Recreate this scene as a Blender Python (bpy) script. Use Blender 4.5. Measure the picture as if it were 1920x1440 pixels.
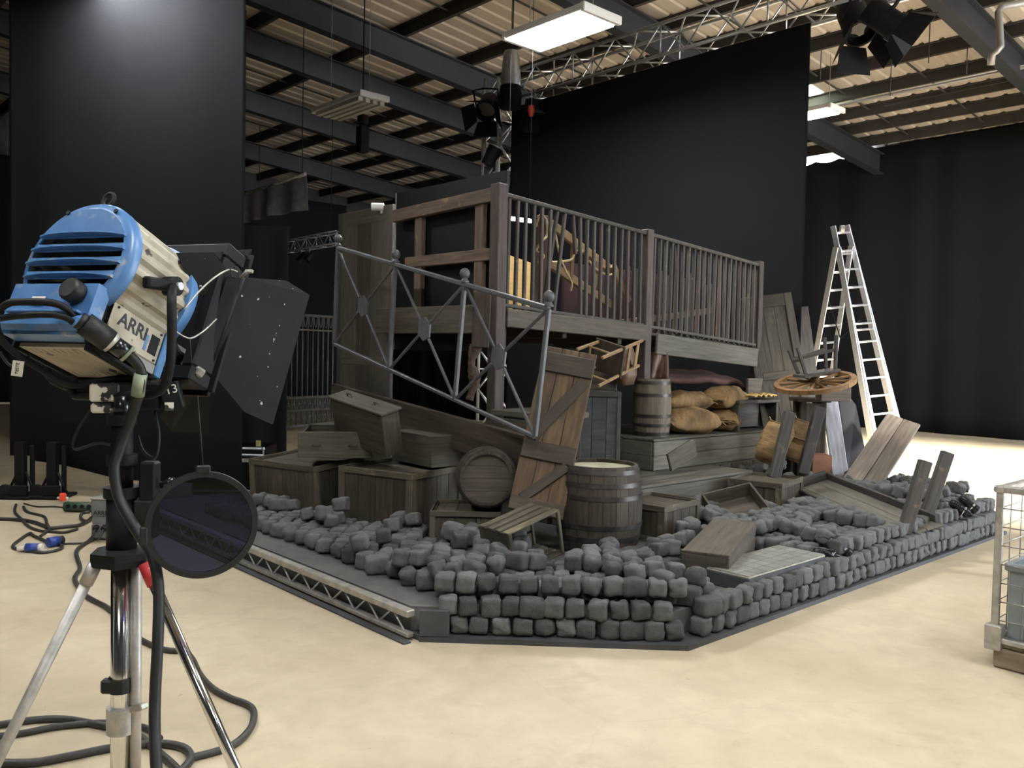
import bpy, bmesh, math, random
from mathutils import Matrix, Vector, Euler, noise
random.seed(7)
for o in list(bpy.data.objects): bpy.data.objects.remove(o)
S = bpy.context.scene; COL = S.collection
V = Vector; R_ = math.radians; PI = math.pi

# ------------------------------------------------------------------ camera
# world X / Y follow the building grid, the camera looks along the diagonal
FPX, HCAM = 1615.0, 1.6
PITCH, ROLL, YAW = math.atan(62/1615.), R_(1.2), math.atan2(.676, .737)
_fw = V((math.sin(YAW), math.cos(YAW), 0)); _rt = V((math.cos(YAW), -math.sin(YAW), 0)); _up = V((0, 0, 1))
CF = math.cos(PITCH)*_fw - math.sin(PITCH)*_up; _u2 = math.sin(PITCH)*_fw + math.cos(PITCH)*_up
CR = math.cos(ROLL)*_rt + math.sin(ROLL)*_u2; CU = -math.sin(ROLL)*_rt + math.cos(ROLL)*_u2
cam = bpy.data.cameras.new('camera'); camo = bpy.data.objects.new('camera', cam); COL.objects.link(camo)
cam.sensor_width = 36; cam.lens = 36*FPX/1920; cam.clip_start = .05; cam.clip_end = 200
camo.matrix_world = Matrix(((CR.x, CU.x, -CF.x, 0), (CR.y, CU.y, -CF.y, 0), (CR.z, CU.z, -CF.z, HCAM), (0, 0, 0, 1)))
S.camera = camo
def at(px, py, t):            # a point measured on the photograph at a known distance
    return V((0, 0, HCAM)) + t*((px-960)/FPX*CR + (720-py)/FPX*CU + CF)
def atz(px, py, z):
    d = at(px, py, 1) - V((0, 0, HCAM)); return V((0, 0, HCAM)) + d*((z-HCAM)/d.z)
def atx(px, py, x):
    d = at(px, py, 1) - V((0, 0, HCAM)); return V((0, 0, HCAM)) + d*(x/d.x)
def aty(px, py, y):
    d = at(px, py, 1) - V((0, 0, HCAM)); return V((0, 0, HCAM)) + d*(y/d.y)

# ------------------------------------------------------------------ world, sun, exposure
W = bpy.data.worlds.new('world'); S.world = W; W.use_nodes = True
bg = W.node_tree.nodes['Background']; bg.inputs[0].default_value = (.78, .88, 1, 1); bg.inputs[1].default_value = 18.0
sun = bpy.data.lights.new('sun_door_right_offscreen', 'SUN'); sun.energy = 42; sun.angle = R_(11); sun.color = (1, .96, .9)
suno = bpy.data.objects.new('sun_door_right_offscreen', sun); COL.objects.link(suno)
suno.rotation_euler = V((-.10, 1, -.33)).to_track_quat('-Z', 'Y').to_euler()
pl = bpy.data.lights.new('door_right_portal_offscreen', 'AREA'); pl.shape = 'RECTANGLE'; pl.size = 8; pl.size_y = 5
plo = bpy.data.objects.new('door_right_portal_offscreen', pl); COL.objects.link(plo); plo.location = (14.5, -6.05, 2.5); plo.rotation_euler = (R_(90), 0, 0)
pl.cycles.is_portal = True
S.view_settings.view_transform = 'Standard'; S.view_settings.look = 'None'; S.view_settings.gamma = 1
S.view_settings.use_curve_mapping = False; S.view_settings.exposure = 0.25
LUM_POWER = 46

# ------------------------------------------------------------------ materials
def mat(name, col, rough=.6, metal=0., var=0., bump=0., scale=8., stretch=(1, 1, 1), col2=None, rnd=0., spec=.5, contrast=.5, detail=6, blotch=None):
    m = bpy.data.materials.new(name); m.use_nodes = True; nt = m.node_tree; b = nt.nodes['Principled BSDF']
    b.inputs['Roughness'].default_value = rough; b.inputs['Metallic'].default_value = metal
    b.inputs['Specular IOR Level'].default_value = spec; b.inputs['Base Color'].default_value = (*col, 1)
    L = nt.links.new
    if var or bump or rnd or col2:
        tc = nt.nodes.new('ShaderNodeTexCoord'); mp = nt.nodes.new('ShaderNodeMapping'); mp.inputs['Scale'].default_value = stretch
        oi = nt.nodes.new('ShaderNodeObjectInfo'); ad = nt.nodes.new('ShaderNodeVectorMath'); ad.operation = 'ADD'
        sc = nt.nodes.new('ShaderNodeMath'); sc.operation = 'MULTIPLY'; sc.inputs[1].default_value = 37.
        L(oi.outputs['Random'], sc.inputs[0]); L(tc.outputs['Object'], ad.inputs[0]); L(sc.outputs[0], ad.inputs[1])
        L(ad.outputs[0], mp.inputs['Vector'])
        nz = nt.nodes.new('ShaderNodeTexNoise'); nz.inputs['Scale'].default_value = scale; nz.inputs['Detail'].default_value = detail
        nz.inputs['Roughness'].default_value = .65; L(mp.outputs[0], nz.inputs['Vector'])
        rp = nt.nodes.new('ShaderNodeValToRGB'); c2 = col2 or tuple(c*(1+var) for c in col); c1 = tuple(c*(1-var) for c in col) if not col2 else col
        rp.color_ramp.elements[0].position = .5-contrast*.4; rp.color_ramp.elements[1].position = .5+contrast*.4
        rp.color_ramp.elements[0].color = (*c1, 1); rp.color_ramp.elements[1].color = (*c2, 1); L(nz.outputs['Fac'], rp.inputs[0])
        out = rp.outputs[0]
        if blotch:
            n2 = nt.nodes.new('ShaderNodeTexNoise'); n2.inputs['Scale'].default_value = blotch[0]; n2.inputs['Detail'].default_value = 4; L(ad.outputs[0], n2.inputs['Vector'])
            r2 = nt.nodes.new('ShaderNodeValToRGB'); r2.color_ramp.elements[0].position = blotch[2]; r2.color_ramp.elements[1].position = blotch[3]
            r2.color_ramp.elements[0].color = (0, 0, 0, 1); r2.color_ramp.elements[1].color = (1, 1, 1, 1); L(n2.outputs['Fac'], r2.inputs[0])
            mx = nt.nodes.new('ShaderNodeMixRGB'); mx.inputs[2].default_value = (*blotch[1], 1); L(r2.outputs[0], mx.inputs[0]); L(out, mx.inputs[1]); out = mx.outputs[0]
        if rnd:
            mr = nt.nodes.new('ShaderNodeMapRange'); mr.inputs['To Min'].default_value = 1-rnd; mr.inputs['To Max'].default_value = 1+rnd
            L(oi.outputs['Random'], mr.inputs[0]); mm = nt.nodes.new('ShaderNodeVectorMath'); mm.operation = 'SCALE'
            L(out, mm.inputs[0]); L(mr.outputs[0], mm.inputs['Scale']); out = mm.outputs[0]
        L(out, b.inputs['Base Color'])
        if bump:
            bp = nt.nodes.new('ShaderNodeBump'); bp.inputs['Strength'].default_value = bump; bp.inputs['Distance'].default_value = .01
            L(nz.outputs['Fac'], bp.inputs['Height']); L(bp.outputs[0], b.inputs['Normal'])
    return m
def emit(name, col, st):
    m = bpy.data.materials.new(name); m.use_nodes = True; b = m.node_tree.nodes['Principled BSDF']
    b.inputs['Base Color'].default_value = (*col, 1); b.inputs['Emission Color'].default_value = (*col, 1); b.inputs['Emission Strength'].default_value = st
    return m
def wood(name, dark, light, rough=.72, rnd=.25, worn=None, k=.80):
    dark, light = tuple(c*k for c in dark), tuple(c*k for c in light)
    if worn: worn = (worn[0], tuple(c*k*1.2 for c in worn[1]), worn[2], worn[3])
    return mat(name, dark, rough, col2=light, bump=.35, scale=3.2, stretch=(1, 11, 11), rnd=rnd, contrast=.55, spec=.35, blotch=worn)
M = {}
M['crate'] = wood('dark stained crate wood', (.030, .026, .018), (.095, .080, .055), worn=(2.2, (.15, .125, .08), .62, .85))
M['crate_edge'] = wood('worn crate batten wood', (.050, .044, .030), (.150, .125, .080), worn=(5, (.24, .19, .11), .6, .8))
M['deck'] = wood('grey weathered decking', (.105, .098, .078), (.230, .210, .165), k=.62)
M['step'] = wood('dull brown step boards', (.055, .046, .034), (.135, .112, .080))
M['post'] = wood('reddish brown post wood', (.052, .039, .034), (.125, .096, .082), k=.7)
M['rail'] = wood('dark grey rail wood', (.040, .036, .032), (.100, .088, .074), worn=(9, (.20, .14, .09), .64, .8))
M['door'] = wood('warm brown plank wood', (.050, .031, .017), (.165, .105, .055), worn=(3, (.05, .04, .03), .5, .75))
M['brace'] = wood('dark brown brace wood', (.036, .027, .019), (.100, .075, .050))
M['timber'] = wood('scuffed brown timber', (.065, .043, .030), (.180, .125, .085), worn=(6, (.32, .22, .13), .62, .8))
M['panel'] = wood('grey brown panel wood', (.038, .034, .027), (.082, .072, .056), k=1.5)
M['brace_shaded'] = wood('brace wood darkened for shade', (.016, .013, .010), (.045, .036, .027))  # brace wood with shade put into its colour, unused
M['pale'] = wood('pale grey brown plank', (.150, .118, .090), (.330, .275, .215), k=.8)
M['whitewash'] = wood('whitewashed plank', (.30, .31, .34), (.55, .56, .60), k=.8)
M['cart'] = wood('bare tan timber', (.170, .105, .050), (.360, .240, .125))
M['chairwood'] = wood('varnished chair wood', (.20, .125, .06), (.42, .29, .15), rough=.4)
M['wheel'] = wood('orange brown wheel wood', (.190, .100, .040), (.360, .205, .090), k=.8)
M['barrel'] = wood('barrel oak', (.050, .038, .026), (.140, .108, .076), k=.48)
M['barrel_pale'] = wood('weathered barrel oak', (.110, .088, .062), (.235, .190, .135))
M['barrel_head'] = mat('pale barrel top', (.25, .235, .16), .8, col2=(.40, .37, .27), scale=5, bump=.2)  # top head boards, much paler than the staves
M['hoop'] = mat('dull iron hoop', (.055, .048, .043), .45, .6, var=.5, scale=14, bump=.2)
M['bluegrey'] = mat('blue grey painted boards', (.028, .032, .030), .7, col2=(.062, .069, .064), scale=3, stretch=(6, 6, 1), bump=.2)
M['ply'] = wood('yellow plywood', (.62, .40, .14), (.80, .55, .22), rnd=.05, k=1)
M['maroon'] = mat('dark maroon flat', (.030, .010, .010), .8, var=.4, scale=3)
M['stone'] = mat('dark grey foam stone', (.048, .049, .047), .85, col2=(.122, .123, .118), scale=14, bump=.9, rnd=.40, spec=.3, contrast=.9)
M['black'] = mat('matt black paint', (.007, .007, .008), .6, var=.3, scale=5, bump=.1, spec=.22)
M['black_gloss'] = mat('glossy black enamel', (.010, .010, .011), .22)
M['rubber'] = mat('black rubber', (.013, .0125, .012), .5, spec=.35, var=.3, scale=30, bump=.2)
M['cable'] = mat('dusty black cable', (.035, .031, .027), .5, var=.3, scale=40, bump=.2)
M['iron'] = mat('grey painted iron', (.072, .074, .075), .5, .1, var=.25, scale=14, bump=.25, rnd=.1)
M['alu'] = mat('brushed aluminium', (.60, .61, .63), .35, .75, var=.12, scale=20)
M['alu_dull'] = mat('dull aluminium', (.42, .40, .36), .5, .6, var=.3, scale=12, bump=.1)
M['chrome'] = mat('polished chrome', (.75, .74, .72), .14, 1., var=.06, scale=4)
M['blue'] = mat('scuffed blue enamel', (.046, .130, .300), .34, col2=(.088, .210, .40), scale=7, bump=.12, blotch=(9, (.33, .33, .31), .62, .70))
M['beige'] = mat('scuffed beige paint', (.26, .23, .17), .55, col2=(.42, .38, .29), scale=7, bump=.12, blotch=(22, (.05, .045, .04), .64, .68))
M['white'] = mat('chipped white paint', (.70, .66, .56), .6, col2=(.80, .76, .66), scale=9, blotch=(16, (.025, .024, .022), .52, .55))
M['paper'] = mat('white label', (.72, .68, .58), .7, var=.06, scale=20)
M['ink'] = mat('black ink', (.012, .012, .014), .6)
M['chalk'] = mat('pale marker ink', (.62, .60, .55), .7)
M['leaf'] = mat('scratched grey barn door', (.010, .0102, .0096), .65, 0, col2=(.016, .0162, .0152), scale=5, bump=.08, spec=.12, blotch=(34, (.42, .40, .36), .70, .71))
M['leaf_pale'] = mat('pale grey sheet metal', (.24, .235, .21), .5, .2, var=.2, scale=6)
M['leaf_shaded'] = mat('barn door metal tinted for shade', (.040, .036, .024), .6, var=.2, scale=6)  # barn-door metal with the lower leaf's shade in its colour, unused
M['red'] = mat('red tape', (.42, .022, .026), .45)
M['tape_green'] = mat('green grey tape', (.20, .24, .16), .6, var=.4, scale=20)
M['bluepl'] = mat('blue plastic', (.022, .050, .24), .4)
M['orange'] = mat('orange red plastic', (.95, .10, .05), .45)
M['greenpl'] = mat('dark green plastic', (.045, .085, .045), .5)
M['plastic'] = mat('grey plastic', (.20, .22, .225), .45, var=.08, scale=6)
M['galv'] = mat('galvanised steel', (.40, .38, .34), .45, .55, var=.3, scale=14)
M['pallet'] = wood('pale pallet wood', (.22, .17, .11), (.40, .32, .21), k=.8)
M['burlap'] = mat('tan burlap', (.17, .105, .048), .95, col2=(.36, .24, .12), scale=10, stretch=(5, 1, 1), bump=.6, contrast=.7, spec=.08, blotch=(3.5, (.085, .058, .034), .50, .72))
M['cloth_yellow'] = mat('yellow cloth', (.44, .28, .08), .9, col2=(.60, .42, .15), scale=9, bump=.3)
M['leather'] = mat('brown leather', (.055, .029, .017), .5, col2=(.155, .088, .050), scale=5, bump=.4)
M['cloth_red'] = mat('dark red brown cloth', (.052, .024, .020), .9, col2=(.115, .055, .044), scale=6, bump=.3)
M['rope'] = mat('tan hemp rope', (.36, .27, .13), .9, col2=(.60, .48, .27), scale=40, bump=.5)
M['straw'] = mat('red brown coir', (.024, .014, .009), .9, col2=(.075, .043, .026), scale=30, bump=1.)
M['brick'] = mat('red brown box', (.20, .085, .045), .8, var=.3, scale=6)
M['drape'] = mat('black drape cloth', (.0112, .0117, .0130), .95, var=.15, scale=60, bump=.15, spec=.12)
M['drape_blue'] = mat('blue black drape cloth', (.023, .028, .035), .92, var=.15, scale=60, bump=.15, spec=.15)
M['drape_grey'] = mat('dark grey drape cloth', (.16, .16, .165), .95, var=.2, scale=12, bump=.2, spec=.1)
M['purlin'] = mat('dark roof steel', (.034, .029, .025), .7, .1, var=.3, scale=3)
M['rafter'] = mat('blue grey roof steel', (.019, .021, .025), .6, .1, var=.2, scale=3)
M['pipe'] = mat('grey pipe', (.30, .29, .28), .45, .3)
M['lum_case'] = mat('white lamp casing', (.72, .72, .70), .5)
M['lum_on'] = emit('lit fluorescent diffuser', (.92, .96, 1.0), 60)
M['lum_off'] = mat('unlit diffuser', (.50, .48, .42), .5)
M['tile_line'] = mat('pale grout', (.42, .40, .32), .8, var=.3, scale=30)
M['tile'] = mat('grey floor tile', (.125, .125, .110), .75, col2=(.20, .195, .165), scale=9, bump=.25, rnd=.12)
M['glassdark'] = mat('black glass', (.006, .006, .008), .06)
# floor: pale dusty concrete
def floor_mat():
    m = bpy.data.materials.new('dusty beige concrete'); m.use_nodes = True; nt = m.node_tree; b = nt.nodes['Principled BSDF']; L = nt.links.new
    tc = nt.nodes.new('ShaderNodeTexCoord')
    def nz(sc, det, lo, hi):
        n = nt.nodes.new('ShaderNodeTexNoise'); n.inputs['Scale'].default_value = sc; n.inputs['Detail'].default_value = det; n.inputs['Roughness'].default_value = .6
        n.inputs['Distortion'].default_value = .4
        r = nt.nodes.new('ShaderNodeMapRange'); r.inputs['From Min'].default_value = lo; r.inputs['From Max'].default_value = hi
        L(tc.outputs['Object'], n.inputs['Vector']); L(n.outputs['Fac'], r.inputs[0]); return r.outputs[0], n
    a, _ = nz(.7, 5, .3, .7); c, n2 = nz(5, 7, .35, .7); d, _ = nz(2.3, 5, .60, .72); e, _ = nz(26, 3, .68, .74)
    def mix(f, c1, c2, k=1.):
        x = nt.nodes.new('ShaderNodeMixRGB'); mu = nt.nodes.new('ShaderNodeMath'); mu.operation = 'MULTIPLY'; mu.inputs[1].default_value = k
        L(f, mu.inputs[0]); L(mu.outputs[0], x.inputs[0])
        for i, q in ((1, c1), (2, c2)):
            if isinstance(q, tuple): x.inputs[i].default_value = (*q, 1)
            else: L(q, x.inputs[i])
        return x.outputs[0]
    k = mix(a, (.44, .362, .240), (.56, .480, .340)); k = mix(c, k, (.35, .285, .19), .5); k = mix(d, k, (.30, .235, .15), .42); k = mix(e, k, (.22, .17, .12), .35)
    # hairline cracks
    vo = nt.nodes.new('ShaderNodeTexVoronoi'); vo.feature = 'DISTANCE_TO_EDGE'; vo.inputs['Scale'].default_value = .33
    dn = nt.nodes.new('ShaderNodeTexNoise'); dn.inputs['Scale'].default_value = 1.5; dn.inputs['Detail'].default_value = 5
    vm = nt.nodes.new('ShaderNodeVectorMath'); vm.operation = 'MULTIPLY_ADD'; vm.inputs[1].default_value = (.5, .5, 0)
    L(tc.outputs['Object'], dn.inputs['Vector']); L(dn.outputs['Color'], vm.inputs[0]); L(tc.outputs['Object'], vm.inputs[2]); L(vm.outputs[0], vo.inputs['Vector'])
    mr = nt.nodes.new('ShaderNodeMapRange'); mr.inputs['From Min'].default_value = .0; mr.inputs['From Max'].default_value = .0035; mr.inputs['To Min'].default_value = 1; mr.inputs['To Max'].default_value = 0
    L(vo.outputs['Distance'], mr.inputs[0]); k = mix(mr.outputs[0], k, (.33, .25, .17), .16)
    L(k, b.inputs['Base Color']); b.inputs['Roughness'].default_value = .55; b.inputs['Specular IOR Level'].default_value = .35
    bp = nt.nodes.new('ShaderNodeBump'); bp.inputs['Strength'].default_value = .08; bp.inputs['Distance'].default_value = .01; L(n2.outputs['Fac'], bp.inputs['Height']); L(bp.outputs[0], b.inputs['Normal'])
    return m
M['floor'] = floor_mat()
M['roof'] = mat('tan coated roof sheet', (.40, .345, .285), .6, .0, col2=(.47, .41, .345), scale=2, stretch=(1, 8, 1), rnd=.06)
def translucent(name, col):
    m = bpy.data.materials.new(name); m.use_nodes = True; nt = m.node_tree; nt.nodes.remove(nt.nodes['Principled BSDF'])
    t = nt.nodes.new('ShaderNodeBsdfTranslucent'); t.inputs[0].default_value = (*col, 1); nt.links.new(t.outputs[0], nt.nodes['Material Output'].inputs[0]); return m
M['rooflight'] = translucent('translucent roof sheet', (.9, .95, .8))
def gel_mat():
    m = bpy.data.materials.new('dark blue filter gel'); m.use_nodes = True; nt = m.node_tree; L = nt.links.new; nt.nodes.remove(nt.nodes['Principled BSDF'])
    t = nt.nodes.new('ShaderNodeBsdfTransparent'); t.inputs[0].default_value = (.055, .060, .15, 1)
    g = nt.nodes.new('ShaderNodeBsdfGlossy'); g.inputs['Roughness'].default_value = .06; g.inputs[0].default_value = (.75, .75, .8, 1)
    fr = nt.nodes.new('ShaderNodeFresnel'); fr.inputs[0].default_value = 1.45
    x = nt.nodes.new('ShaderNodeMixShader'); L(fr.outputs[0], x.inputs[0]); L(t.outputs[0], x.inputs[1]); L(g.outputs[0], x.inputs[2]); L(x.outputs[0], nt.nodes['Material Output'].inputs[0])
    return m
M['gel'] = gel_mat()

# ------------------------------------------------------------------ helpers
FR = {}                                     # world matrices of things
def link(o): COL.objects.link(o); return o
def tag(o, label=None, cat=None, group=None, kind=None):
    if label: o['label'] = label
    if cat: o['category'] = cat
    if group: o['group'] = group
    if kind: o['kind'] = kind
    return o
def thing(name, label, cat, M4=None, group=None, kind=None):
    o = bpy.data.objects.new(name, None); o.empty_display_size = .1; link(o); o.matrix_world = M4 or Matrix(); FR[o] = M4 or Matrix()
    return tag(o, label, cat, group, kind)
def fr(x, y, z=0, rz=0, rx=0, ry=0): return Matrix.Translation((x, y, z)) @ Euler((R_(rx), R_(ry), R_(rz)), 'XYZ').to_matrix().to_4x4()
def put(name, me, material, root=None, ML=None):
    o = bpy.data.objects.new(name, me); link(o)
    if material is not None and not me.materials: me.materials.append(material)
    if root is not None: o.parent = root
    o.matrix_local = ML or Matrix(); return o
def mesh(name, vs, fs, smooth=False):
    me = bpy.data.meshes.new(name); me.from_pydata([tuple(v) for v in vs], [], fs); me.update()
    if smooth: me.polygons.foreach_set('use_smooth', [True]*len(me.polygons))
    return me
_bc = {}
def box_mesh(sx, sy, sz, b=None, material=None):
    b = min(.006, .2*min(sx, sy, sz)) if b is None else b
    key = (round(sx, 3), round(sy, 3), round(sz, 3), round(b, 4), material.name if material else '')
    if key in _bc: return _bc[key]
    h = (sx/2, sy/2, sz/2); vs = []; idx = {}
    for i in (-1, 1):
        for j in (-1, 1):
            for k in (-1, 1):
                for a in range(3):
                    p = [i*h[0], j*h[1], k*h[2]]
                    for c in range(3):
                        if c != a: p[c] -= (i, j, k)[c]*b
                    idx[(i, j, k, a)] = len(vs); vs.append(p)
    fs = []
    for a in range(3):
        o1, o2 = [c for c in range(3) if c != a]
        for s in (-1, 1):
            q = []
            for (u, w) in ((-1, -1), (1, -1), (1, 1), (-1, 1)):
                t = [0, 0, 0]; t[a] = s; t[o1] = u; t[o2] = w; q.append(idx[(*t, a)])
            fs.append(q)
    for a in range(3):                       # edges along axis a
        o1, o2 = [c for c in range(3) if c != a]
        for u in (-1, 1):
            for w in (-1, 1):
                def k(s, ax):
                    t = [0, 0, 0]; t[a] = s; t[o1] = u; t[o2] = w; return idx[(*t, ax)]
                fs.append([k(-1, o1), k(1, o1), k(1, o2), k(-1, o2)])
    for i in (-1, 1):
        for j in (-1, 1):
            for k in (-1, 1): fs.append([idx[(i, j, k, a)] for a in range(3)])
    me = mesh('block', vs, fs); bm = bmesh.new(); bm.from_mesh(me); bmesh.ops.recalc_face_normals(bm, faces=bm.faces); bm.to_mesh(me); bm.free()
    if material: me.materials.append(material)
    _bc[key] = me; return me
def block(name, cx, cy, cz, sx, sy, sz, m, root=None, rz=0, rx=0, ry=0, b=None, ML=None):
    """box whose grain (local x) follows its longest side"""
    L = ML or fr(cx, cy, cz, rz, rx, ry); d = [sx, sy, sz]
    k = d.index(max(d))
    if k == 1: L = L @ Euler((0, 0, R_(90))).to_matrix().to_4x4(); d = [sy, sx, sz]
    if k == 2: L = L @ Euler((0, R_(90), 0)).to_matrix().to_4x4(); d = [sz, sy, sx]
    return put(name, box_mesh(*d, b, m), m, root, L)
def axis_frame(a, b, up=V((0, 0, 1))):
    x = (V(b)-V(a)).normalized(); y = V(up).cross(x)
    if y.length < 1e-4: y = V((0, 1, 0)).cross(x) if abs(x.y) < .9 else V((1, 0, 0)).cross(x)
    y.normalize(); z = x.cross(y); c = (V(a)+V(b))/2
    return Matrix(((x.x, y.x, z.x, c.x), (x.y, y.y, z.y, c.y), (x.z, y.z, z.z, c.z), (0, 0, 0, 1)))
def board(name, a, b, w, t, m, root=None, up=V((0, 0, 1)), bev=None):
    """plank from a to b: t across 'up' (thickness), w sideways"""
    return put(name, box_mesh((V(b)-V(a)).length, w, t, bev, m), m, root, axis_frame(a, b, up))
def spline(pts, n=6, closed=False):
    P = [V(p) for p in pts]; out = []
    N = len(P); rng = range(N if closed else N-1)
    for i in rng:
        if closed: p0, p1, p2, p3 = P[i-1], P[i], P[(i+1) % N], P[(i+2) % N]
        else: p0, p1, p2, p3 = P[max(i-1, 0)], P[i], P[i+1], P[min(i+2, N-1)]
        for k in range(n):
            t = k/n; out.append(.5*((2*p1)+(p2-p0)*t+(2*p0-5*p1+4*p2-p3)*t*t+(3*p1-p0-3*p2+p3)*t**3))
    if not closed: out.append(P[-1])
    return out
def tube_data(pts, r, sides=8, closed=False):
    P = [V(p) for p in pts]; n = len(P); rs = r if isinstance(r, (list, tuple)) else [r]*n
    vs, fs = [], []; nrm = None
    for i in range(n):
        a = P[i-1] if (i > 0 or closed) else P[i]; b = P[(i+1) % n] if (i < n-1 or closed) else P[i]
        t = (b-a).normalized()
        if nrm is None: nrm = t.orthogonal().normalized()
        nrm = (nrm-t*nrm.dot(t)); nrm = nrm.normalized() if nrm.length > 1e-6 else t.orthogonal().normalized()
        bn = t.cross(nrm)
        for k in range(sides):
            a_ = 2*PI*k/sides; vs.append(P[i]+rs[i]*(math.cos(a_)*nrm+math.sin(a_)*bn))
    for i in range(n if closed else n-1):
        j = (i+1) % n
        for k in range(sides): fs.append([i*sides+k, i*sides+(k+1) % sides, j*sides+(k+1) % sides, j*sides+k])
    if not closed: fs.append(list(range(sides))[::-1]); fs.append([(n-1)*sides+k for k in range(sides)])
    return vs, fs
def tube(name, pts, r, m, root=None, sides=8, closed=False):
    return put(name, mesh(name, *tube_data(pts, r, sides, closed), smooth=True), m, root)
_cc = {}
def rod(name, a, b, r, m, root=None, sides=8):
    L = (V(b)-V(a)).length; key = (round(L, 3), r, sides, m.name)
    if key not in _cc:
        vs, fs = tube_data([(-L/2, 0, 0), (L/2, 0, 0)], r, sides); me = mesh('rod', vs, fs)
        me.polygons.foreach_set('use_smooth', [len(p.vertices) == 4 for p in me.polygons]); me.materials.append(m); _cc[key] = me
    return put(name, _cc[key], m, root, axis_frame(a, b))
def lathe_data(prof, n=24, a0=0, a1=2*PI):
    full = abs(a1-a0-2*PI) < 1e-6; k = n if full else n+1; vs = []; fs = []
    for i in range(k):
        a = a0+(a1-a0)*i/n
        for (r, z) in prof: vs.append((r*math.cos(a), r*math.sin(a), z))
    p = len(prof)
    for i in range(n):
        j = (i+1) % k
        for q in range(p-1): fs.append([i*p+q, j*p+q, j*p+q+1, i*p+q+1])
    return vs, fs
def lathe(name, prof, m, root=None, ML=None, n=24, smooth=True):
    me = mesh(name, *lathe_data(prof, n), smooth=smooth)
    bm = bmesh.new(); bm.from_mesh(me); bmesh.ops.remove_doubles(bm, verts=bm.verts, dist=1e-5); bmesh.ops.recalc_face_normals(bm, faces=bm.faces); bm.to_mesh(me); bm.free()
    o = put(name, me, m, root, ML)
    if smooth:
        try: me.set_sharp_from_angle(angle=R_(40))
        except Exception: pass
    return o
def poly_plate(name, pts, th, m, root=None, ML=None):
    """flat polygon given in 3D, with thickness"""
    P = [V(p) for p in pts]; n = len(P); nn = V((0, 0, 0))
    for i in range(n): nn += P[i].cross(P[(i+1) % n])
    nn.normalize(); vs = [p+nn*th/2 for p in P]+[p-nn*th/2 for p in P]
    fs = [list(range(n)), list(range(2*n-1, n-1, -1))]+[[i, i+n, (i+1) % n+n, (i+1) % n] for i in range(n)]
    return put(name, mesh(name, vs, fs), m, root, ML)
def text(name, s, size, m, root, ML, ext=.0006, bold=False):
    cu = bpy.data.curves.new(name, 'FONT'); cu.body = s; cu.size = size; cu.extrude = ext; cu.align_x = 'CENTER'; cu.align_y = 'CENTER'; cu.resolution_u = 3
    if bold: cu.offset = size*.018
    t = bpy.data.objects.new(name, cu); link(t); dg = bpy.context.evaluated_depsgraph_get(); me = bpy.data.meshes.new_from_object(t.evaluated_get(dg))
    bpy.data.objects.remove(t); return put(name, me, m, root, ML)
def frame_xyz(o, x, y, z): return Matrix(((x.x, y.x, z.x, o.x), (x.y, y.y, z.y, o.y), (x.z, y.z, z.z, o.z), (0, 0, 0, 1)))
def sub(o, part):
    """hang a piece one level deeper, under a part"""
    m = part.matrix_basis.inverted() @ o.matrix_basis; o.parent = part; o.matrix_basis = m; return o
def cloth(name, P0, P1, ztop, zbot, m, root=None, amp=.05, wave=.35, nx=120, nz=14, seed=0, bottom=None, flare=.6, th=.004):
    """hanging drape between two floor points, with real folds"""
    P0, P1 = V((P0[0], P0[1], 0)), V((P1[0], P1[1], 0)); L = (P1-P0).length; d = (P1-P0)/L; nn = V((-d.y, d.x, 0)); vs = []; fs = []
    for i in range(nx+1):
        s = L*i/nx
        w = math.sin(2*PI*s/wave+1.7*noise.noise((s*.7, seed, 0)))+.6*noise.noise((s*2.1, seed+5, 0))+.5*math.sin(2*PI*s/(wave*2.7)+seed)
        zt = ztop(s/L) if callable(ztop) else ztop; zb = zbot+(bottom(s/L) if bottom else 0)
        for j in range(nz+1):
            f = j/nz; z = zt+(zb-zt)*f; a = amp*(1-flare+flare*f)*(1+.25*noise.noise((s*1.5, f*2, seed+9)))
            vs.append(P0+d*s+nn*(a*w)+V((0, 0, z)))
    for i in range(nx):
        for j in range(nz):
            a = i*(nz+1)+j; fs.append([a, a+1, a+nz+2, a+nz+1])
    o = put(name, mesh(name, vs, fs, True), m, root)
    md = o.modifiers.new('thickness', 'SOLIDIFY'); md.thickness = th
    return o

# ================================================================== the building
X0, X1, Y0, Y1 = -9., 19.8, -6., 26.
TS = math.tan(R_(5.0))
def zr(x): return 6.45+(19.5-x)*TS
fl = put('floor', mesh('floor', [(X0, Y0, 0), (X1, Y0, 0), (X1, Y1, 0), (X0, Y1, 0), (X0, Y0, -.3), (X1, Y0, -.3), (X1, Y1, -.3), (X0, Y1, -.3)],
    [(0, 1, 2, 3), (7, 6, 5, 4), (0, 4, 5, 1), (1, 5, 6, 2), (2, 6, 7, 3), (3, 7, 4, 0)]), M['floor']); tag(fl, kind='structure')
apron = put('outside_yard', mesh('yard', [(-20, -40, -.02), (45, -40, -.02), (45, Y0, -.02), (-20, Y0, -.02)], [(0, 1, 2, 3)]), mat('yard concrete', (.55, .52, .47), .8)); tag(apron, kind='structure')
M['wall'] = mat('dark wall cladding', (.05, .05, .052), .8, var=.2, scale=2)
def wall(name, parts):
    root = thing(name, None, None, kind='structure')
    for (cx, cy, cz, sx, sy, sz) in parts: put('wall_panel', box_mesh(sx, sy, sz, .001, M['wall']), M['wall'], root, fr(cx, cy, cz))
    return root
XM, YM = (X0+X1)/2, (Y0+Y1)/2
wall('wall_left', [(XM, Y1+.1, 4.5, X1-X0+.4, .2, 9)])
wall('wall_front', [(X0-.1, YM, 4.5, .2, Y1-Y0, 9.2)])
DX0, DX1, DZ = 10.5, 18.5, 5.0
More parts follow.
